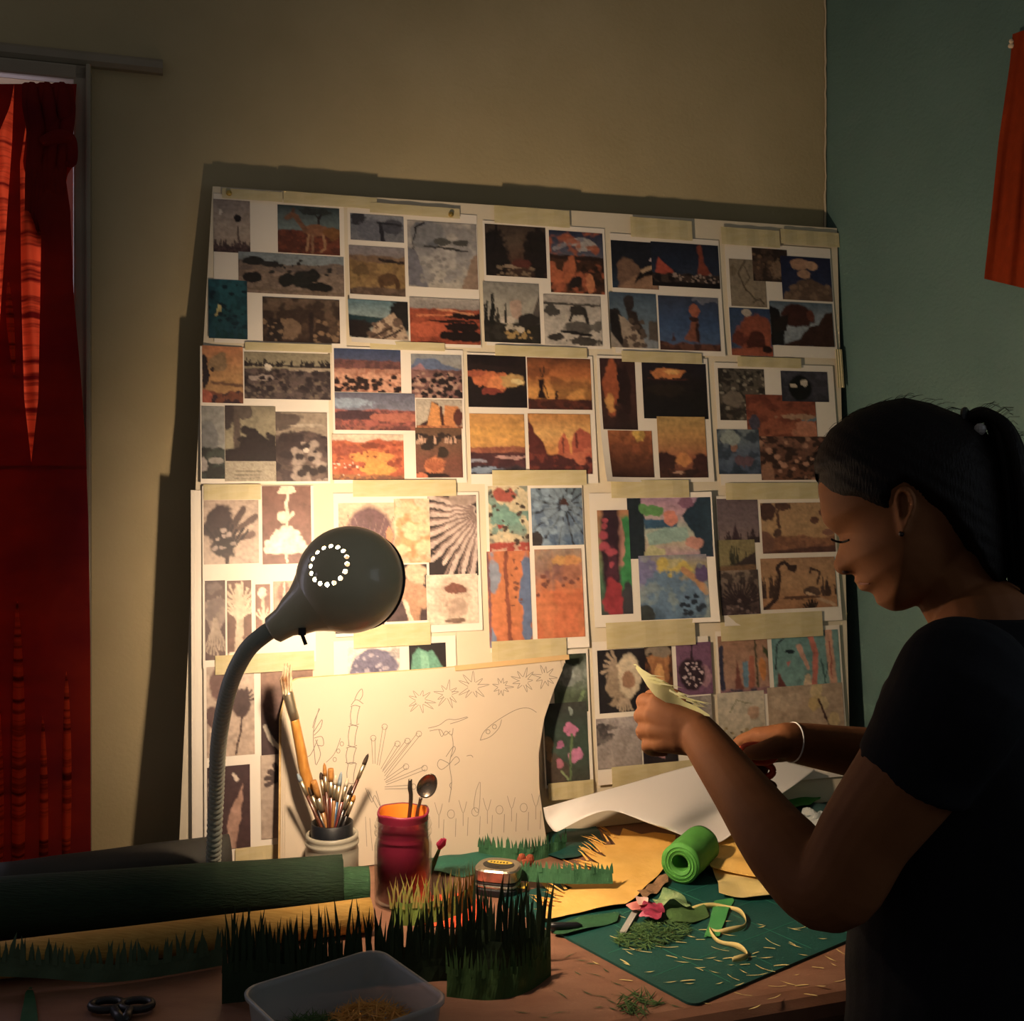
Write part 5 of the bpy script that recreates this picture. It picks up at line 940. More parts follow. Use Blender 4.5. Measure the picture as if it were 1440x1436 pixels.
tablesheet('yellow_sheet', [(757, 1294), (766, 1280), (750, 1262), (772, 1268), (784, 1266), (754, 1236), (762, 1238), (790, 1258), (806, 1252), (778, 1236), (800, 1238), (842, 1244), (854, 1232), (808, 1214), (828, 1214), (846, 1222), (812, 1194), (838, 1202), (858, 1212), (828, 1184), (850, 1192), (866, 1190), (846, 1172), (872, 1180), (876, 1166), (902, 1176), (920, 1172), (950, 1179), (949, 1192), (934, 1222), (914, 1244), (896, 1262), (880, 1274), (838, 1280), (800, 1287), (772, 1296)],
    m_sheety, z=.006, wav=.006, wscale=30, cell=.003, label='yellow crepe sheet with ragged cut edge beside the lime roll', cat='paper', seed=6)
ys_ = bpy.data.objects['yellow_sheet']; b = MB()
for k in range(34):
    t = k/33; x0 = 766+(866-766)*t+rng.uniform(-4, 4); y0 = 1282-(1282-1176)*t+rng.uniform(-5, 5); q0 = tab(x0, y0, TABZ+.012); q1 = tab(x0-rng.uniform(14, 32), y0-rng.uniform(4, 16), TABZ+.012)+Z*rng.uniform(-.002, .008)
    dq = (q1-q0).normalized().cross(Z).normalized()*rng.uniform(.0008, .0022); b.add([q0-dq, q0+dq, q0.lerp(q1, .6)+dq*.6+Z*.002, q1, q0.lerp(q1, .6)-dq*.6+Z*.002], [(0, 1, 2, 3, 4)])
b.build('cut_blades', m_sheety, ys_, kind='stuff')
tablesheet('folded_cream_paper', [(1003, 1182), (1012, 1174), (1034, 1180), (1052, 1196), (1078, 1216), (1090, 1240), (1000, 1222), (994, 1212)], m_sheety, z=.014, wav=.008, wscale=40, label='yellow upper fold of paper by the lime roll', cat='paper', seed=7)
tablesheet('cream_paper', [(999, 1222), (1040, 1216), (1078, 1224), (1096, 1262), (1050, 1265), (1011, 1260), (1009, 1240)], m_cream, z=.006, wav=.008, wscale=50, label='creased cream paper piece beside the lime green roll', cat='paper', seed=8)
tablesheet('leaf_scrap', [(776, 1314), (796, 1299), (830, 1290), (872, 1285), (868, 1298), (830, 1308), (796, 1317)], m_leafg, z=MZ, wav=.004, label='long green crepe leaf under the yellow sheet edge', cat='paper scrap', seed=9)
tablesheet('pale_leaf_scrap', [(916, 1272), (930, 1262), (936, 1254), (950, 1262), (964, 1268), (972, 1282), (958, 1278), (944, 1274), (930, 1280)], mat('pale_green_crepe', '#94a878', .8, col2='#6a8a58', scale=60), z=MZ+.004, wav=.010, wscale=90, label='pale green crumpled leaf scrap beside the paper flower', cat='paper scrap', seed=10)
tablesheet('brown_scrap', [(896, 1260), (914, 1246), (938, 1230), (940, 1244), (924, 1258), (906, 1268)], mat('brown_tissue', '#8a6a4c', .8), z=MZ, wav=.008, wscale=80, label='crumpled brown tissue scrap between yellow sheet and lime roll', cat='paper scrap', seed=12)
tablesheet('green_strip', [(1004, 1270), (1034, 1264), (1024, 1284), (1012, 1318), (990, 1320), (998, 1296)], mat('mid_green_strip', '#3f8a4a', .8), z=MZ, wav=.003, label='flat mid green paper strip under the cream curl', cat='paper scrap', seed=13)
tablesheet('dark_leaf_scrap', [(935, 1288), (960, 1276), (990, 1278), (998, 1290), (975, 1300), (945, 1300)], m_fg, z=MZ, wav=.006, label='dark moss leaf scrap beside the paper flower', cat='paper scrap', seed=14)
tablesheet('green_leaf', [(1092, 1132), (1104, 1112), (1122, 1104), (1142, 1103), (1156, 1114), (1153, 1126), (1138, 1134), (1112, 1139)], mat('bright_green_felt', '#2f7a2a', .7), z=.010, wav=.004, label='bright green felt leaf lying beyond the elbow', cat='felt leaf', seed=15)
tablesheet('teal_cloth', [(1110, 1144), (1140, 1134), (1158, 1130), (1190, 1128), (1200, 1144), (1180, 1160), (1140, 1158)], mat('slate_teal_cloth', '#2c4a48', .8, col2='#243e3c', scale=30), z=.002, wav=.008, wscale=50, label='slate teal cloth bunched beyond the elbow', cat='cloth', seed=16)
tablesheet('white_tissue', [(1126, 1150), (1134, 1145), (1146, 1147), (1156, 1149), (1170, 1156), (1164, 1168), (1150, 1176), (1136, 1162)], mat('grey_white_tissue', '#b9bdb8', .8), z=.003, wav=.016, wscale=110, label='crumpled grey white tissue beyond the elbow', cat='tissue', seed=17)
b = MB(); c = tab(1178, 1118); b.box(c+Vector((.012, .03, .02)), U*.035, M*.025, Z*.02); o = b.build('black_box', m_blk, label='small black box on the table beside the teal wall', cat='box'); q = o.modifiers.new('b', 'BEVEL'); q.width = .003

# big white sheet propped against the foot of the board
G = [[(764, 1136, 1.690), (872, 1106, 1.755), (990, 1074, 1.82), (1088, 1069, 1.875), (1146, 1083, 1.885)],
     [(768, 1154, 1.690), (866, 1122, 1.710), (968, 1112, 1.745), (1058, 1110, 1.80), (1118, 1104, 1.835)],
     [(778, 1168, 1.682), (850, 1138, 1.665), (935, 1156, 1.645), (1004, 1150, 1.72), (1094, 1121, 1.79)],
     [(784, 1170, 1.676), (856, 1140, 1.655), (930, 1164, 1.64), (1000, 1187, 1.635), (1036, 1168, 1.67)]]
rows = [crom([P(*q) for q in r_], [0]*5, 10)[0] for r_ in G]; nc = len(rows[0])
cols = [crom([rows[j][i] for j in range(4)], [0]*4, 10)[0] for i in range(nc)]; nr = len(cols[0])
v = [cols[i][j] for j in range(nr) for i in range(nc)]
o = mk('white_paper_sheet', v, [(j*nc+i, j*nc+i+1, (j+1)*nc+i+1, (j+1)*nc+i) for j in range(nr-1) for i in range(nc-1)], m_white, smooth=True, label='large white sheet arching from the board foot over the table', cat='paper')
o.modifiers.new('t', 'SOLIDIFY').thickness = .0006

# cream curled ribbon on the mat
pts, _ = crom([tab(974, 1286), tab(1008, 1281), tab(1036, 1287), tab(1049, 1302), tab(1042, 1313), tab(1014, 1318), tab(998, 1316), tab(1008, 1330), tab(1034, 1338), tab(1050, 1348), tab(1048, 1355), tab(1030, 1358)], [0]*12, 8)
v = []; f = []
for i, p in enumerate(pts):
    w = .006+.0015*math.sin(i*.4); v += [p+Z*(MZ+.0005), p+Z*(MZ+w)+Vector((0, .002, 0))]
    if i: f.append((2*i-2, 2*i, 2*i+1, 2*i-1))
o = mk('paper_ribbon', v, f, m_cream, smooth=True, label='curled cream paper ribbon on the cutting mat', cat='paper ribbon'); o.modifiers.new('t', 'SOLIDIFY').thickness = .0005

# paper flowers
def petal(poly, m_, parent, z, seed, name='petal', wav=.008):
    tablesheet(name, poly, m_, z=z, wav=wav, wscale=120, cell=.002, seed=seed, parent=parent)
pf = thing('paper_flower', tab(908, 1285), 'pink and crimson paper flower by the yellow sheet', 'paper flower')
petal([(906, 1290), (900, 1280), (912, 1270), (926, 1272), (935, 1282), (930, 1293), (918, 1295)], mat('crimson_petal', '#a83450', .7, col2='#7a1c38', scale=120), pf, .010, 3)
petal([(880, 1279), (886, 1272), (900, 1274), (908, 1282), (900, 1286), (890, 1285)], mat('salmon_petal', '#e08a80', .7), pf, .008, 5)
petal([(893, 1268), (900, 1263), (912, 1268), (910, 1276), (900, 1278)], mat('pale_pink_petal', '#eac0b0', .7), pf, .013, 6)
petal([(898, 1292), (910, 1284), (920, 1288), (922, 1297), (908, 1298)], mat('rose_petal', '#d2748a', .7), pf, .006, 8)
bd = thing('flower_bud', tab(610, 1230), 'single magenta flower bud on a stem beside the red jar', 'flower bud'); q0, q1 = P(609, 1216, 1.56), P(618, 1194, 1.555)
b = MB(); b.tube([tab(606, 1230), q0, q1], [.0015, .004, .0022], 8); b.build('stem', m_fg, bd)
b = MB()
for k in range(5): a = k*1.256; b.tube([q1, q1+Vector((.004*math.cos(a)+.002, .004*math.sin(a), .007)), q1+Vector((.003*math.cos(a)+.006, .003*math.sin(a), .014))], [.002, .0035, .0014], 7)
b.build('petals', mat('magenta_petal', '#c2305a', .7), bd)
db = thing('dried_bud', tab(738, 1222), 'russet dried flower bud behind the tape measure', 'flower bud'); c = tab(739, 1222)+Z*.012
b = MB()
for k in range(9):
    a = k*2.4; q = Vector((math.cos(a), math.sin(a)*.8, .5*math.sin(k*1.7)))*.007; b.ball(c+q, .006, 8, (1, .8, 1))
b.build('petals', mat('russet_petal', '#9a4a2c', .8, col2='#7a3420', scale=150), db)
b = MB(); b.tube([c-Z*.004, c+Vector((-.02, .006, -.010)), c+Vector((-.035, .008, -.0105))], [.0025, .002, .001], 7); b.build('stem', mat('brown_stem', '#4a2c1e', .8), db)

# tape measure
tc_ = tab(703, 1263); tm = thing('tape_measure', tc_+Vector((0, .02, 0)), 'chrome tape measure with black and gold oval badge', 'tape measure')
m_chr = mat('brushed_chrome', '#a8a090', .25, .85, col2='#8a8274', scale=60); m_gold = mat('gold_badge_print', '#cfae3e', .4)
tx = Vector((.97, -.24, 0)); ty = Vector((.24, .97, 0)); tcc = tc_+Vector((-.002, .026, 0))
out = []
for k in range(32):
    a = 2*math.pi*k/32; ca, sa = math.cos(a), math.sin(a); e = 4 if sa < 0 else 2.6
    out.append((math.copysign(abs(ca)**(2/e), ca)*.031, math.copysign(abs(sa)**(2/e), sa)*.027))
def prism(outl, z0, z1, m_, name, inset=.002):
    v = []; f = []; n = len(outl)
    for z_, s_ in ((z0, 1-inset*20), (z0+.002, 1), (z1-.002, 1), (z1, 1-inset*20)):
        v += [tcc+tx*x*s_+ty*y*s_+Z*z_ for x, y in outl]
    for i in range(3):
        for j in range(n): f.append((i*n+j, i*n+(j+1) % n, (i+1)*n+(j+1) % n, (i+1)*n+j))
    f += [tuple(reversed(range(n))), tuple(range(3*n, 4*n))]; return mk(name, v, f, m_, tm)
prism(out, .0005, .011, m_blk, 'lower_body'); prism(out, .011, .016, m_chr, 'body_band'); prism([(x*.985, y*.985) for x, y in out], .016, .019, m_blk, 'seam'); prism(out, .019, .036, m_chr, 'upper_body', .0035)
ov = [(.022*math.cos(2*math.pi*k/32), .0165*math.sin(2*math.pi*k/32)) for k in range(32)]
bg = mk('badge', [tcc+tx*x+ty*y+Z*.0364 for x, y in ov], [tuple(range(32))], m_blk, tm)
mk('badge_print', [tcc+tx*x*.82+ty*(.007+y*.42)+Z*.0366 for x, y in ov], [tuple(range(32))], m_gold, bg)
b = MB()
for x, y, w in ((-.010, -.006, .0022), (-.006, -.009, .0016), (.000, -.0085, .004), (.001, -.011, .003)): b.box(tcc+tx*x+ty*y+Z*.0367, tx*w, ty*.0008, Z*.0001)
for k in range(6): b.box(tcc+tx*(-.012+.0045*k)+ty*(.006)+Z*.0369, tx*.0012, ty*.0022, Z*.0001)
b.build('badge_marks', mat('badge_dark_print', '#3a3016', .5), bg)
b = MB(); b.box(tcc+tx*.034+Z*.010, tx*.006, ty*.009, Z*.0006); b.box(tcc+tx*.040+Z*.008, tx*.0005, ty*.008, Z*.004); b.build('blade_end', m_gold, tm)

# pen, blade strip, scissors
b = MB(); p0, p1 = tab(772, 1312), tab(812, 1311); b.tube([p0+Z*.009, p0.lerp(p1, .2)+Z*.0085, p1+Z*.008, p1+Vector((.006, 0, .008))], [.004, .0045, .0045, .0015], 12)
pn = b.build('pen', m_blk, label='black pen lying at the edge of the cutting mat', cat='pen', smooth=True)
p0, p1 = tab(876, 1319), tab(893, 1290); dd = (p1-p0).normalized(); b = MB(); b.box((p0+p1)/2+Z*(MZ+.003), (p1-p0)/2, dd.cross(Z)*.004, Z*.0012)
b.build('grey_slip', mat('grey_plastic_slip', '#a8a69e', .5), label='narrow grey plastic slip lying beside the paper flower', cat='plastic slip')
sc_ = thing('scissors', tab(172, 1420), 'black handled scissors lying on the table before the mustard roll', 'scissors')
b = MB()
for px in (150, 192):
    c = tab(px, 1421)+Z*.006; b.tube([c+Vector((.0165*math.cos(a), .011*math.sin(a), 0)) for a in [2*math.pi*k/20 for k in range(21)]], .0042, 8, caps=False)
b.tube([tab(160, 1428)+Z*.006, tab(172, 1445)+Z*.006], .005, 8); b.tube([tab(184, 1428)+Z*.006, tab(174, 1445)+Z*.006], .005, 8)
b.build('handles', m_blk, sc_, smooth=True)
b = MB(); p0, p1 = tab(173, 1440)+Z*.006, tab(182, 1500)+Z*.006; b.box((p0+p1)/2, (p1-p0)/2, U*.005, Z*.001); b.build('blades', m_steel, sc_)
tablesheet('dark_leaf', [(28, 1440), (36, 1400), (44, 1388), (50, 1410), (54, 1440)], m_leafg, z=.001, wav=.004, label='dark green crepe leaf on the table before the grey green fringe', cat='paper scrap', seed=19)

# ---------------------------------------------------------------- plastic tub
m_tub = mat('cloudy_plastic', '#aeb4b4', .35, alpha=.5, spec=.6)
cb, cl, cr2 = Vector((-.148, 1.205, 0)), Vector((-.272, 1.112, 0)), Vector((-.050, 1.103, 0)); f1, f2 = (cl-cb), (cr2-cb)
tl1, tl2 = f1.length+.008, f2.length+.008; f1n, f2n = f1.normalized(), f2.normalized(); f2n = (f2n-f1n*f1n.dot(f2n)).normalized()
tub = thing('plastic_tub', cb+f1n*tl1/2+f2n*tl2/2+Z*TABZ, 'cloudy plastic tub holding shredded paper in front of the dark fringe', 'tub')
def ring(ins, z, r=.022): return [cb-f1n*.004-f2n*.004+f1n*(x+ins)+f2n*(y+ins)+Z*(TABZ+z) for x, y in rrect(tl1-2*ins, tl2-2*ins, max(r-ins*.5, .006), 6)]
levels = [ring(.012, .001), ring(.009, .006), ring(.0035, .052), ring(.0005, .0535), ring(.0, .0575), ring(.0015, .0585), ring(.0040, .0570), ring(.0048, .052), ring(.0105, .007), ring(.0135, .003)]
v = [p for L_ in levels for p in L_]; n = len(levels[0]); f = []
for i in range(len(levels)-1):
    for j in range(n): f.append((i*n+j, i*n+(j+1) % n, (i+1)*n+(j+1) % n, (i+1)*n+j))
f += [tuple(reversed(range(n))), tuple((len(levels)-1)*n+j for j in range(n))]; mk('tub_body', v, f, m_tub, tub, smooth=True)
def shreds(name, cen, rx, ry, nn, m_, label, z0, zr, ln=.018, seed=1, cat='paper shreds'):
    r = random.Random(seed); b = MB()
    for k in range(nn):
        a = r.random()*6.28; q = math.sqrt(r.random()); c = Vector(cen)+f1n*(q*math.cos(a)*rx)+f2n*(q*math.sin(a)*ry)+Z*(z0+zr*(1-q*q)*r.random()**.8)
        d = Vector((r.uniform(-1, 1), r.uniform(-1, 1), r.uniform(-.07, .12))).normalized(); s_ = d.cross(Z).normalized()*r.uniform(.0006, .0013); L_ = ln*r.uniform(.5, 1.2)
        b.add([c-d*L_, c-s_, c+d*L_+Z*.002, c+s_, c+Z*.0008], [(0, 1, 4), (1, 2, 4), (2, 3, 4), (3, 0, 4)])
    return b.build(name, m_, label=label, cat=cat, kind='stuff')
tcn = cb+f1n*tl1/2+f2n*tl2/2; m_straw = mat('straw_paper_shreds', '#c9974a', .8, col2='#b5823a', scale=80)
shreds('straw_shreds', tcn+f2n*.010-f1n*.026+Z*TABZ, .044, .050, 700, m_straw, 'heap of straw yellow paper shreds inside the plastic tub', .022, .020, seed=3)
shreds('green_shreds', tcn-f2n*.022+f1n*.026+Z*TABZ, .034, .03, 420, m_fg, 'heap of dark green paper shreds inside the plastic tub', .020, .014, seed=4)
pc = tab(918, 1318); shreds('green_clippings', pc, .055, .034, 420, m_fg, 'tangle of dark green clippings on the cutting mat', MZ+.001, .004, .011, 5, 'clippings')
pc = tab(895, 1412); shreds('green_clippings', pc, .026, .022, 70, m_fg, 'small heap of dark green clippings on the bare table', .001, .002, .014, 6, 'clippings')

# ---------------------------------------------------------------- single clippings
def clip_mesh(name, L_, w, bend, m_):
    v = []; f = []; N = 6
    for i in range(N+1):
        t = i/N; x = (t-.5)*L_; y = bend*(t-.5)**2*4; ww = w*math.sin(math.pi*(t*.94+.03))**.7; v += [(x, y-ww/2, .0004+.0012*abs(t-.5)), (x, y+ww/2, .0006)]
    for i in range(N): f.append((2*i, 2*i+2, 2*i+3, 2*i+1))
    me = bpy.data.meshes.new(name); me.from_pydata(v, [], f); me.materials.append(m_); return me
m_chip = mat('pale_yellow_clipping', '#e3cf8c', .75, col2='#d6c07a', scale=80); m_gchip = mat('dark_green_clipping', '#33502c', .8)
cms = [clip_mesh('paper_clipping', L_, w, bd_, m_chip) for L_, w, bd_ in ((.018, .0015, .0006), (.024, .0012, -.0018), (.012, .0014, .0004), (.016, .0022, .0012))]
gms = [clip_mesh('green_clipping', L_, w, bd_, m_gchip) for L_, w, bd_ in ((.018, .0014, .001), (.024, .0011, -.002), (.012, .0016, .0006))]
r5 = random.Random(5)
def onmat(p): q = p-mc; return 0 < q.dot(E1) < ML and 0 < q.dot(E2) < MW
placed = [(1000, 1352), (1012, 1340), (1028, 1362), (1062, 1345), (1078, 1352), (1085, 1330), (1070, 1305), (1115, 1332), (1118, 1335), (1075, 1368), (1048, 1352), (945, 1350), (960, 1358), (922, 1328), (914, 1372), (880, 1358), (885, 1345), (938, 1337), (972, 1322), (958, 1330), (1005, 1372), (1030, 1380), (985, 1366), (984, 1368), (1040, 1390), (1045, 1400), (1155, 1388), (1140, 1400), (1168, 1350), (1185, 1342), (1120, 1372), (1098, 1362), (1020, 1300), (870, 1292), (838, 1356), (905, 1326), (1062, 1418), (1090, 1404), (1130, 1348), (1150, 1362), (992, 1412), (900, 1342), (1012, 1388), (1082, 1338), (1046, 1372), (1066, 1376), (1010, 1356), (1025, 1352), (938, 1316), (870, 1325)]
for i in range(26): placed.append((r5.uniform(880, 1190), r5.uniform(1296, 1392)))
for i, (px, py) in enumerate(placed):
    p = tab(px, py); m_ = onmat(p); me = cms[i % 4]
    o = bpy.data.objects.new('paper_clipping', me); COL.objects.link(o); o.location = p+Z*((.0034 if m_ else .0003)+.0001*(i % 5)); o.rotation_euler = (0, 0, r5.uniform(-1.1, .6)+(math.pi if i % 2 else 0)); s_ = r5.uniform(.7, 1.2); o.scale = (s_, s_, 1)
    tag(o, 'pale yellow sliver of cut paper on the cutting mat' if m_ else 'pale yellow sliver of cut paper on the bare brown table', 'paper clipping', 'pale slivers on the mat' if m_ else 'pale slivers on the table')
gp_ = [(832, 1356), (838, 1372), (812, 1370), (826, 1398), (845, 1402), (862, 1420), (868, 1385), (790, 1400), (765, 1432), (734, 1425), (786, 1425), (842, 1418), (950, 1416), (800, 1345), (852, 1366), (818, 1352), (875, 1402), (930, 1412), (860, 1410), (905, 1428)]
for i, (px, py) in enumerate(gp_):
    p = tab(px, py); m_ = onmat(p); o = bpy.data.objects.new('green_clipping', gms[i % 3]); COL.objects.link(o); o.location = p+Z*((.0034 if m_ else .0003)+.0001*(i % 4)); o.rotation_euler = (0, 0, r5.uniform(-1, 1))
    tag(o, 'dark green sliver of cut paper on the cutting mat' if m_ else 'dark green sliver of cut paper on the bare brown table', 'paper clipping', 'green slivers on the mat' if m_ else 'green slivers on the table')
# ---------------------------------------------------------------- the person
m_skin = mat('skin', '#744828', .72, col2='#693f22', scale=30, bump=.05, bscale=400, spec=.25)
m_hair = mat('dark_brown_hair', '#130d0b', .6, col2='#0c0807', scale=90, stretch=(3, 3, .6), bump=.4, bscale=160, spec=.15)
m_shirt = mat('black_cotton_shirt', '#16161a', .9, col2='#121215', scale=60, bump=.1, bscale=300, spec=.15)
m_trou = mat('dark_trousers', '#15161c', .9, spec=.15)
HP = P(1290, 720, 1.12); vh = Vector((HP.x, HP.y, 0)).normalized(); hr = Vector((vh.y, -vh.x, 0))
def hxy(px, py):
    q = onplane(px, py, HP, vh)-HP; return q.dot(hr), q.z
def h3(x, y, w): return HP+hr*x+Z*y+vh*w            # w < 0 is the side towards the camera
face = [(1152, 668), (1150, 690), (1153, 706), (1154, 722), (1158, 736), (1168, 746), (1180, 755), (1180, 767), (1175, 782), (1171, 793), (1174, 803), (1182, 809), (1194, 809), (1203, 807), (1202, 813), (1199, 818), (1207, 822), (1203, 828), (1214, 832), (1226, 833), (1230, 840), (1232, 849), (1243, 855), (1255, 860), (1270, 859), (1284, 854), (1297, 847)]
skull = [(1312, 842), (1340, 822), (1364, 790), (1380, 745), (1388, 695), (1382, 645), (1362, 612), (1330, 590), (1290, 575), (1250, 576), (1212, 588), (1182, 610), (1163, 638), (1155, 655)]
hairtop = [(1147, 676), (1144, 651), (1151, 630), (1167, 604), (1198, 580), (1234, 566), (1271, 559), (1309, 567), (1350, 583), (1382, 600), (1412, 645), (1424, 700), (1427, 750), (1422, 800), (1402, 842)]
hairline = [(1371, 800), (1347, 755), (1321, 718), (1304, 706), (1290, 692), (1272, 682), (1261, 690), (1256, 718), (1236, 712), (1215, 703), (1190, 700), (1170, 694), (1156, 684)]
headpoly = [hxy(*p) for p in face+skull]; fullpoly = [hxy(*p) for p in face+[(1312, 842), (1350, 838)]+hairtop[::-1]]
def sm(x): x = np.clip(x, 0, 1); return x*x*(3-2*x)
def winf(d, x, y, wmax=.071, R=.078):
    q = np.clip(d/R, 0, 1); base = 1-(1-q)**2
    fx0, _ = hxy(1265, 720); fx1, _ = hxy(1195, 720); _, fy0 = hxy(1200, 700); _, fy1 = hxy(1200, 750)
    e = .5+.16*sm((x-fx0)/(fx1-fx0))*sm((y-fy0)/(fy1-fy0))
    w = wmax*base**e
    ex, ey = hxy(1184, 751); w = w-.007*np.exp(-(((x-ex)/.011)**2+((y-ey)/.008)**2))
    nx0, ny0 = hxy(1187, 792); w = w*(1-.42*np.exp(-(((x-nx0)/.013)**2+((y-ny0)/.020)**2)))
    mx0, my0 = hxy(1206, 822); w = w*(1-.12*np.exp(-(((x-mx0)/.010)**2+((y-my0)/.010)**2)))
    cx, cy = hxy(1222, 785); w = w+.003*np.exp(-(((x-cx)/.018)**2+((y-cy)/.018)**2))
    return np.maximum(w, 0)
def inflate(mb, poly, cell, wf):
    xy, F, d, rim = poly_grid(poly, cell); w = wf(d, xy[:, 0], xy[:, 1]); w[rim] = 0; n = len(xy)
    near = [h3(x, y, -q) for (x, y), q in zip(xy, w)]; far = [h3(x, y, q) for (x, y), q in zip(xy, w)]
    mapf = list(range(n)); k = n; add = []
    for i in range(n):
        if not rim[i]: mapf[i] = k; k += 1; add.append(far[i])
    mb.add(near+add, [tuple(q) for q in F]+[tuple(mapf[i] for i in reversed(q)) for q in F])
body = MB()
inflate(body, headpoly, .0026, winf)
# ear, on the near and the far side
earp = [(1258, 704), (1258, 692), (1264, 684), (1272, 681), (1281, 684), (1288, 694), (1289, 706), (1286, 718), (1280, 730), (1276, 742), (1270, 748), (1265, 744), (1263, 730), (1261, 716)]
ep = [hxy(*p) for p in earp]; xy, F, d, rim = poly_grid(ep, .0016); n = len(xy)
sdh, _, _ = poly_sd(xy[:, 0], xy[:, 1], headpoly); wh = winf(np.maximum(sdh, 0), xy[:, 0], xy[:, 1])
hgt = .0085*sm(d/.0025)-.0115*sm((d-.0036)/.003); ex0 = xy[:, 0].min()
flare = .017*(xy[:, 0]-ex0)/(xy[:, 0].max()-ex0)
for sgn in (-1, 1):
    fr_ = [h3(x, y, sgn*(w+a+g)) for (x, y), w, a, g in zip(xy, wh, np.where(rim, 0, hgt), flare)]; bk = [h3(x, y, sgn*(w-.006+g*.6)) for (x, y), w, g in zip(xy, wh, flare)]
    body.add(fr_+bk, [tuple(q) for q in F]+[tuple(n+i for i in reversed(q)) for q in F]+[(b_, a, a+n, b_+n) for a, b_ in rim_loop_faces(F, n)])
TF = Vector((-.87, .5, 0)).normalized(); TL = Vector((-TF.y, TF.x, 0)); TC = Vector((.465, 1.085, 0))
def hp(px, py, w=0): return h3(*hxy(px, py), w)
limb(body, [hp(1335, 800), hp(1350, 830), hp(1366, 856), TC+Z*1.43, TC+Z*1.36], [.046, .043, .044, .058, .07], 20)
def loft(mb, rings, n=28):
    v = []; f = []
    for c, a, b_ in rings:
        for j in range(n):
            t = 2*math.pi*j/n; ca, sa = math.cos(t), math.sin(t)
            v.append(c+TL*(math.copysign(abs(ca)**.85, ca)*a)+TF*(math.copysign(abs(sa)**.85, sa)*b_))
    for i in range(len(rings)-1):
        for j in range(n): f.append((i*n+j, i*n+(j+1) % n, (i+1)*n+(j+1) % n, (i+1)*n+j))
    f += [tuple(reversed(range(n))), tuple((len(rings)-1)*n+j for j in range(n))]; mb.add(v, f)
def TP(z, fwd=0): return TC+TF*fwd+Z*z
loft(body, [(TP(.86), .15, .10), (TP(.95), .155, .105), (TP(1.08), .125, .088), (TP(1.2), .135, .092), (TP(1.3), .145, .095), (TP(1.38), .145, .075), (TP(1.425), .09, .055)])
SL = TC+TL*.165+Z*1.405; SR = TC-TL*.165+Z*1.405
EL = P(1166, 1250, .985); WLp = P(984, 1034, 1.205); ER = Vector((.56, 1.385, 1.215)); WRp = P(1108, 1043, 1.305)
limb(body, [SL, SL.lerp(EL, .35)+Vector((.004, 0, 0)), SL.lerp(EL, .7), EL, EL.lerp(WLp, .25)+Vector((-.008, 0, -.004)), EL.lerp(WLp, .6)+Vector((-.004, 0, -.003)), WLp], [.05, .046, .040, .0375, .037, .030, .0225], 20)
limb(body, [SR, SR.lerp(ER, .5), ER, ER.lerp(WRp, .3), ER.lerp(WRp, .7), WRp], [.05, .043, .037, .037, .029, .0225], 20)
# near (left) hand: a loose fist pinching the strip between thumb and forefinger
K = [P(926, 990, 1.238), P(919, 1007, 1.233), P(921, 1027, 1.228), P(928, 1046, 1.224)]
for k, q in enumerate(K): limb(body, [WLp+Z*(.008-.005*k), WLp.lerp(q, .55), q], [.017, .0165, .0125-.0008*k], 12, 4)
FG = [[(926, 990, 1.238), (907, 986, 1.258), (908, 991, 1.284), (926, 990, 1.296)], [(919, 1007, 1.233), (902, 1006, 1.255), (906, 1012, 1.281), (928, 1014, 1.286)],
      [(921, 1027, 1.228), (904, 1028, 1.248), (909, 1035, 1.272), (931, 1036, 1.276)], [(928, 1046, 1.224), (911, 1048, 1.240), (915, 1055, 1.259), (934, 1058, 1.262)]]
for k, fg in enumerate(FG): limb(body, [P(*q) for q in fg], [.0108-.0007*k, .0098-.0007*k, .0086-.0006*k, .0072-.0006*k], 12, 5)
limb(body, [WLp.lerp(K[0], .25)+Vector((0, .008, .006)), P(952, 985, 1.252), P(930, 978, 1.275), P(914, 979, 1.290)], [.014, .0115, .0095, .0078], 12, 5)
# far (right) hand closed on the scissors
KR = [P(1066, 1036, 1.322), P(1068, 1046, 1.33), P(1073, 1055, 1.335), P(1081, 1062, 1.338)]
for k, q in enumerate(KR): limb(body, [WRp+Z*(.006-.004*k), WRp.lerp(q, .55), q], [.017, .0165, .0122-.0006*k], 12, 4)
FR = [[(1066, 1036, 1.322), (1042, 1045, 1.328), (1037, 1060, 1.322), (1050, 1070, 1.314)], [(1068, 1046, 1.33), (1047, 1061, 1.335), (1048, 1080, 1.328), (1062, 1088, 1.316)],
      [(1073, 1055, 1.335), (1058, 1076, 1.340), (1061, 1094, 1.333), (1075, 1100, 1.322)], [(1081, 1062, 1.338), (1071, 1084, 1.342), (1076, 1100, 1.338), (1087, 1105, 1.330)]]
for k, fg in enumerate(FR): limb(body, [P(*q) for q in fg], [.0104-.0006*k, .0095-.0006*k, .0086-.0006*k, .0074-.0006*k], 12, 5)
limb(body, [WRp.lerp(KR[0], .2)+Vector((0, -.010, -.004)), P(1088, 1052, 1.283), P(1070, 1057, 1.284), P(1054, 1059, 1.292)], [.015, .0130, .0105, .0082], 12, 5)
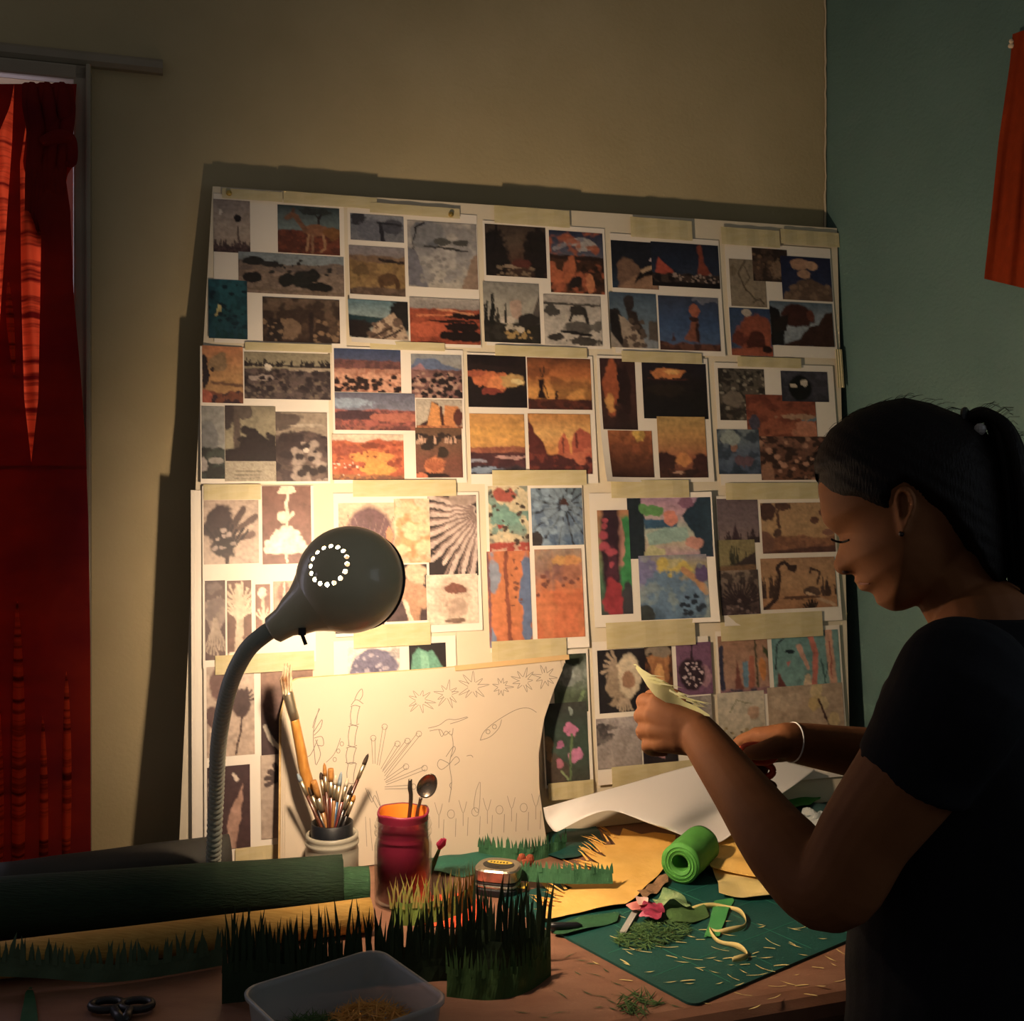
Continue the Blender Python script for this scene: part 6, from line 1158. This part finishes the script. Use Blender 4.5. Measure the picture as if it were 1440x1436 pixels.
# legs and feet, standing at the table
for s in (1, -1):
    hip = TC+TL*.085*s+Z*.88; kn = TC+TL*.09*s+TF*.01+Z*.48; an = TC+TL*.095*s-TF*.02+Z*.075
    limb(body, [hip, hip.lerp(kn, .5), kn, kn.lerp(an, .35), an], [.082, .068, .052, .050, .036], 18)
    limb(body, [an-TF*.02-Z*.035, an+TF*.06-Z*.04, an+TF*.14-Z*.05], [.030, .032, .020], 12)
V, F = remesh(body, .0023, 4)
person = mk('person', V, F, m_skin, label='person in a black shirt with dark ponytail snipping paper at the table', cat='person', smooth=True, origin=TC)
# hair
hb = MB(); hpoly = [hxy(*p) for p in hairtop+hairline]; xy, F, d, rim = poly_grid(hpoly, .0028); n = len(xy)
sdf_, _, _ = poly_sd(xy[:, 0], xy[:, 1], fullpoly); sdk, _, _ = poly_sd(xy[:, 0], xy[:, 1], headpoly); hl = np.full(n, 9.)
for (a, b_) in zip([hairtop[-1]]+hairline, hairline+[hairtop[0]]):
    p0, p1 = np.array(hxy(*a)), np.array(hxy(*b_)); dv = p1-p0; t = np.clip(((xy-p0) @ dv)/(dv @ dv), 0, 1); hl = np.minimum(hl, np.linalg.norm(xy-p0-t[:, None]*dv, axis=1))
wfull = winf(np.maximum(sdf_, 0), xy[:, 0], xy[:, 1], .078, .082); wsk = winf(np.maximum(sdk, 0), xy[:, 0], xy[:, 1])
w = np.maximum(wfull, wsk+.003); w = w*sm(hl/.012)+(wsk-.002)*(1-sm(hl/.012)); w = np.where((sdf_ < .0012), 0, w); w = np.maximum(w+.0006*np.sin(xy[:, 1]*420+xy[:, 0]*260)*(w > .01), 0)
hb.v = []; hb.add([h3(x, y, -q) for (x, y), q in zip(xy, w)]+[h3(x, y, q) for (x, y), q in zip(xy, w)], [tuple(q) for q in F]+[tuple(n+i for i in reversed(q)) for q in F]+[(b_, a, a+n, b_+n) for a, b_ in rim_loop_faces(F, n)])
hair = hb.build('hair', m_hair, person, smooth=True)
pt = MB()
for k in range(26):
    a = 2.4*k; q = .0155*math.sqrt((k+.5)/26); o1, o2 = q*math.cos(a), q*math.sin(a)
    path = [(1352, 596), (1366, 588), (1388, 585), (1408, 602), (1420, 640), (1428, 700), (1432, 770), (1432, 835+rng.uniform(-16, 16))]; sc2 = [.25, .55, 1.1, 1.7, 2.3, 2.5, 2.2, 1.4]
    pts = [hp(x+o1*900*s_*.55, y+o1*500*s_*.5, o2*s_*1.3) for (x, y), s_ in zip(path, sc2)]
    p, r = crom(pts, [.004, .005, .0065, .007, .0075, .0075, .006, .001], 6); pt.tube(p, r, 7)
pt.build('ponytail', m_hair, person, smooth=True)
fl = MB()
for k in range(60):
    i = rng.randrange(1, len(hairtop)-5); (x0, y0), (x1, y1) = hairtop[i], hairtop[i+1]; t = rng.random(); x, y = x0+(x1-x0)*t, y0+(y1-y0)*t
    w_ = rng.uniform(-.02, .02); L_ = rng.uniform(10, 26)
    fl.tube(crom([hp(x-4, y+4, w_), hp(x+L_*.4, y-rng.uniform(1, 5), w_), hp(x+L_, y-rng.uniform(0, 6)+L_*.1*(i > 6), w_)], [.0003]*3, 3)[0], .00025, 4)
for k in range(24):
    x = rng.uniform(1380, 1438); y = np.interp(x, [1364, 1390, 1414, 1440], [580, 568, 576, 625]); fl.tube([hp(x-14, y+8, 0), hp(x, y-2, rng.uniform(-.01, .01)), hp(x+rng.uniform(4, 14), y-rng.uniform(-4, 6), 0)], .00025, 4)
fl.build('flyaway_hairs', m_hair, person, kind='stuff')
b = MB(); b.tube([hp(1357+7*math.cos(a)*.4, 590+13*math.sin(a), .012*math.cos(a)) for a in [2*math.pi*k/16 for k in range(17)]], .0035, 8, caps=False); b.build('hair_tie', m_blk, person)
b = MB(); b.ball(hp(1376, 605, -.030), .006, 12); b.build('hair_bead', mat('grey_bead', '#8d8a88', .4), person)
def nearw(px, py): x, y = hxy(px, py); s_, _, _ = poly_sd(np.array([x]), np.array([y]), headpoly); return -float(winf(np.maximum(s_, 0), np.array([x]), np.array([y]))[0])
b = MB(); b.tube(crom([hp(x, y, nearw(max(x, 1187), y)-.0012) for x, y in ((1170, 757), (1177, 760), (1186, 761), (1196, 757))], [.0008, .0014, .0014, .0006], 5)[0], .0012, 6); b.build('eyelashes', m_hair, person)
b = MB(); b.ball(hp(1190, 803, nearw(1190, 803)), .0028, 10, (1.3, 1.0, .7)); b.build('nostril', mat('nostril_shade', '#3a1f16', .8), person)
b = MB(); p, r = crom([hp(x, y, nearw(x, y)-.0004) for x, y in ((1210, 819), (1216, 818), (1224, 816))], [.0016, .0014, .0005], 4); b.tube(p, r, 6); b.build('lip_line', mat('lip_brown', '#6d3a30', .5), person)
b = MB(); b.ball(hp(1269, 744, nearw(1269, 744)-.012), .0028, 10); b.build('earring', mat('dark_stud', '#3a3230', .2, .9), person)
# shirt, trousers, shoes
shb = MB()
loft(shb, [(TP(.86), .168, .128), (TP(.95), .172, .132), (TP(1.08), .155, .128), (TP(1.2), .155, .124), (TP(1.3), .162, .115), (TP(1.38), .160, .090), (TP(1.415, -.006), .118, .068), (TP(1.44, -.018), .074, .052), (TP(1.452, -.024), .060, .046)], 36)
se = P(1288, 1087, SL.lerp(EL, .48).y); limb(shb, [SL-TL*.03+Z*.005, SL+TL*.004, SL.lerp(se, .55), se+(SL-se).normalized()*.045], [.055, .058, .056, .053], 22)
d_ = (EL-SL).normalized(); shb.tube([SL, SL.lerp(se, .5), se+d_*.004], [.052, .0545, .0515], 26)
ser = SR.lerp(ER, .5); shb.tube([SR, SR.lerp(ser, .5), ser], [.056, .056, .053], 24); limb(shb, [SR+TL*.03, SR-TL*.004, SR.lerp(ser, .4)], [.055, .057, .054], 22)
V, F = remesh(shb, .004, 6)
V = V+np.array([[.002*fnoise(a*30, c*34+b_*20, 3), .002*fnoise(c*28, a*31, 5), 0] for a, b_, c in V])
mk('shirt', V, F, m_shirt, person, smooth=True, label='black short sleeved t-shirt')
for s in (1, -1):
    hip = TC+TL*.085*s+Z*.88; kn = TC+TL*.09*s+TF*.01+Z*.48; an = TC+TL*.095*s-TF*.02+Z*.09; b = MB()
    p, r = crom([hip+Z*.02, hip.lerp(kn, .5), kn, kn.lerp(an, .5), an], [.092, .080, .066, .058, .052], 6); b.tube(p, r, 20); b.build('trouser_leg', m_trou, person, smooth=True)
    b = MB(); limb(b, [an-TF*.03-Z*.050, an+TF*.05-Z*.048, an+TF*.15-Z*.052], [.039, .041, .030], 16); b.build('shoe', m_blk, person, smooth=True)
b = MB(); ud = (WRp-ER).normalized(); s1_ = ud.cross(Z).normalized(); s2_ = s1_.cross(ud); c = WRp-ud*.006
b.tube([c+(s1_*math.cos(a)+s2_*math.sin(a))*.0230 for a in [2*math.pi*k/24 for k in range(25)]], .0011, 8, caps=False); b.build('wrist_band', mat('white_elastic', '#d8d4cc', .7), person, smooth=True)

# strip held in the near hand
hs = thing('fringed_strip', P(940, 985, 1.222), 'pale cream feathered strip held in the raised fist', 'crepe fringe')
m_hold = mat('pale_cream_crepe', '#f6f3cc', .8, col2='#eceab2', scale=60, trans=.55)
pl = [(889, 930), (897, 939), (906, 945), (922, 953), (938, 960), (950, 968), (942, 966), (956, 977), (948, 976), (962, 985), (978, 990), (996, 1000), (984, 1000), (960, 996), (940, 990), (922, 980), (912, 968), (906, 958), (899, 948), (893, 938)]
p2 = [((x-940)*1.222/FPX, -(y-965)*1.222/FPX) for x, y in pl]; C0 = P(940, 965, 1.222)
sheet_from_poly(p2, .0022, lambda x, y: (C0+Vector((x, .004*math.sin(x*90)-.6*x, y)), Vector((0, -1, 0))), .0006, m_hold, 'strip', hs)
b = MB()
for k in range(26):
    t = rng.random(); x, y = 905+70*t, 950+38*t+rng.uniform(-4, 4); L_ = rng.uniform(14, 34); a = math.radians(rng.uniform(8, 40)); dq = lambda xx: 1.218-.6*(xx-940)*1.222/FPX; p0, p1 = P(x, y, dq(x)), P(x+L_*math.cos(a), y+L_*math.sin(a)*.7, dq(x+L_)+rng.uniform(-.006, .002))
    b.add([p0-Z*.0012, p0+Z*.0012, p1], [(0, 1, 2)])
b.build('cut_blades', m_hold, hs, kind='stuff')
# scissors in the far hand
m_orh = mat('orange_scissor_plastic', '#c2411c', .4)
sx = thing('scissors', P(1060, 1075, 1.32), 'orange handled scissors held in the lowered hand', 'scissors')
b = MB()
for cx, cy, d_2, rx, ry in ((1066, 1060, 1.300, .021, .010), (1060, 1082, 1.327, .024, .011)):
    c = P(cx, cy, d_2); b.tube([c+Vector((rx*math.cos(a), .003*math.cos(a), ry*math.sin(a)-.003*math.cos(a))) for a in [2*math.pi*k/24 for k in range(25)]], .0042, 8, caps=False)
b.tube([P(1042, 1058, 1.304), P(1022, 1056, 1.312)], [.0045, .005], 8); b.tube([P(1036, 1072, 1.322), P(1020, 1058, 1.314)], [.0045, .005], 8); b.build('handles', m_orh, sx, smooth=True)
for k, (q0, q1) in enumerate(((P(1022, 1054, 1.311), P(950, 1036, 1.318)), (P(1022, 1059, 1.314), P(950, 1044, 1.321)))):
    d_2 = (q1-q0).normalized(); b = MB(); sd_ = d_2.cross(Vector((0, 1, 0))).normalized()*.005
    b.add([q0-sd_, q0+sd_, q1, q0-sd_+Vector((0, .0012, 0)), q0+sd_+Vector((0, .0012, 0)), q1+Vector((0, .0012, 0))], [(0, 1, 2), (3, 5, 4), (0, 2, 5, 3), (1, 4, 5, 2), (0, 3, 4, 1)]); b.build('blade', m_steel, sx)
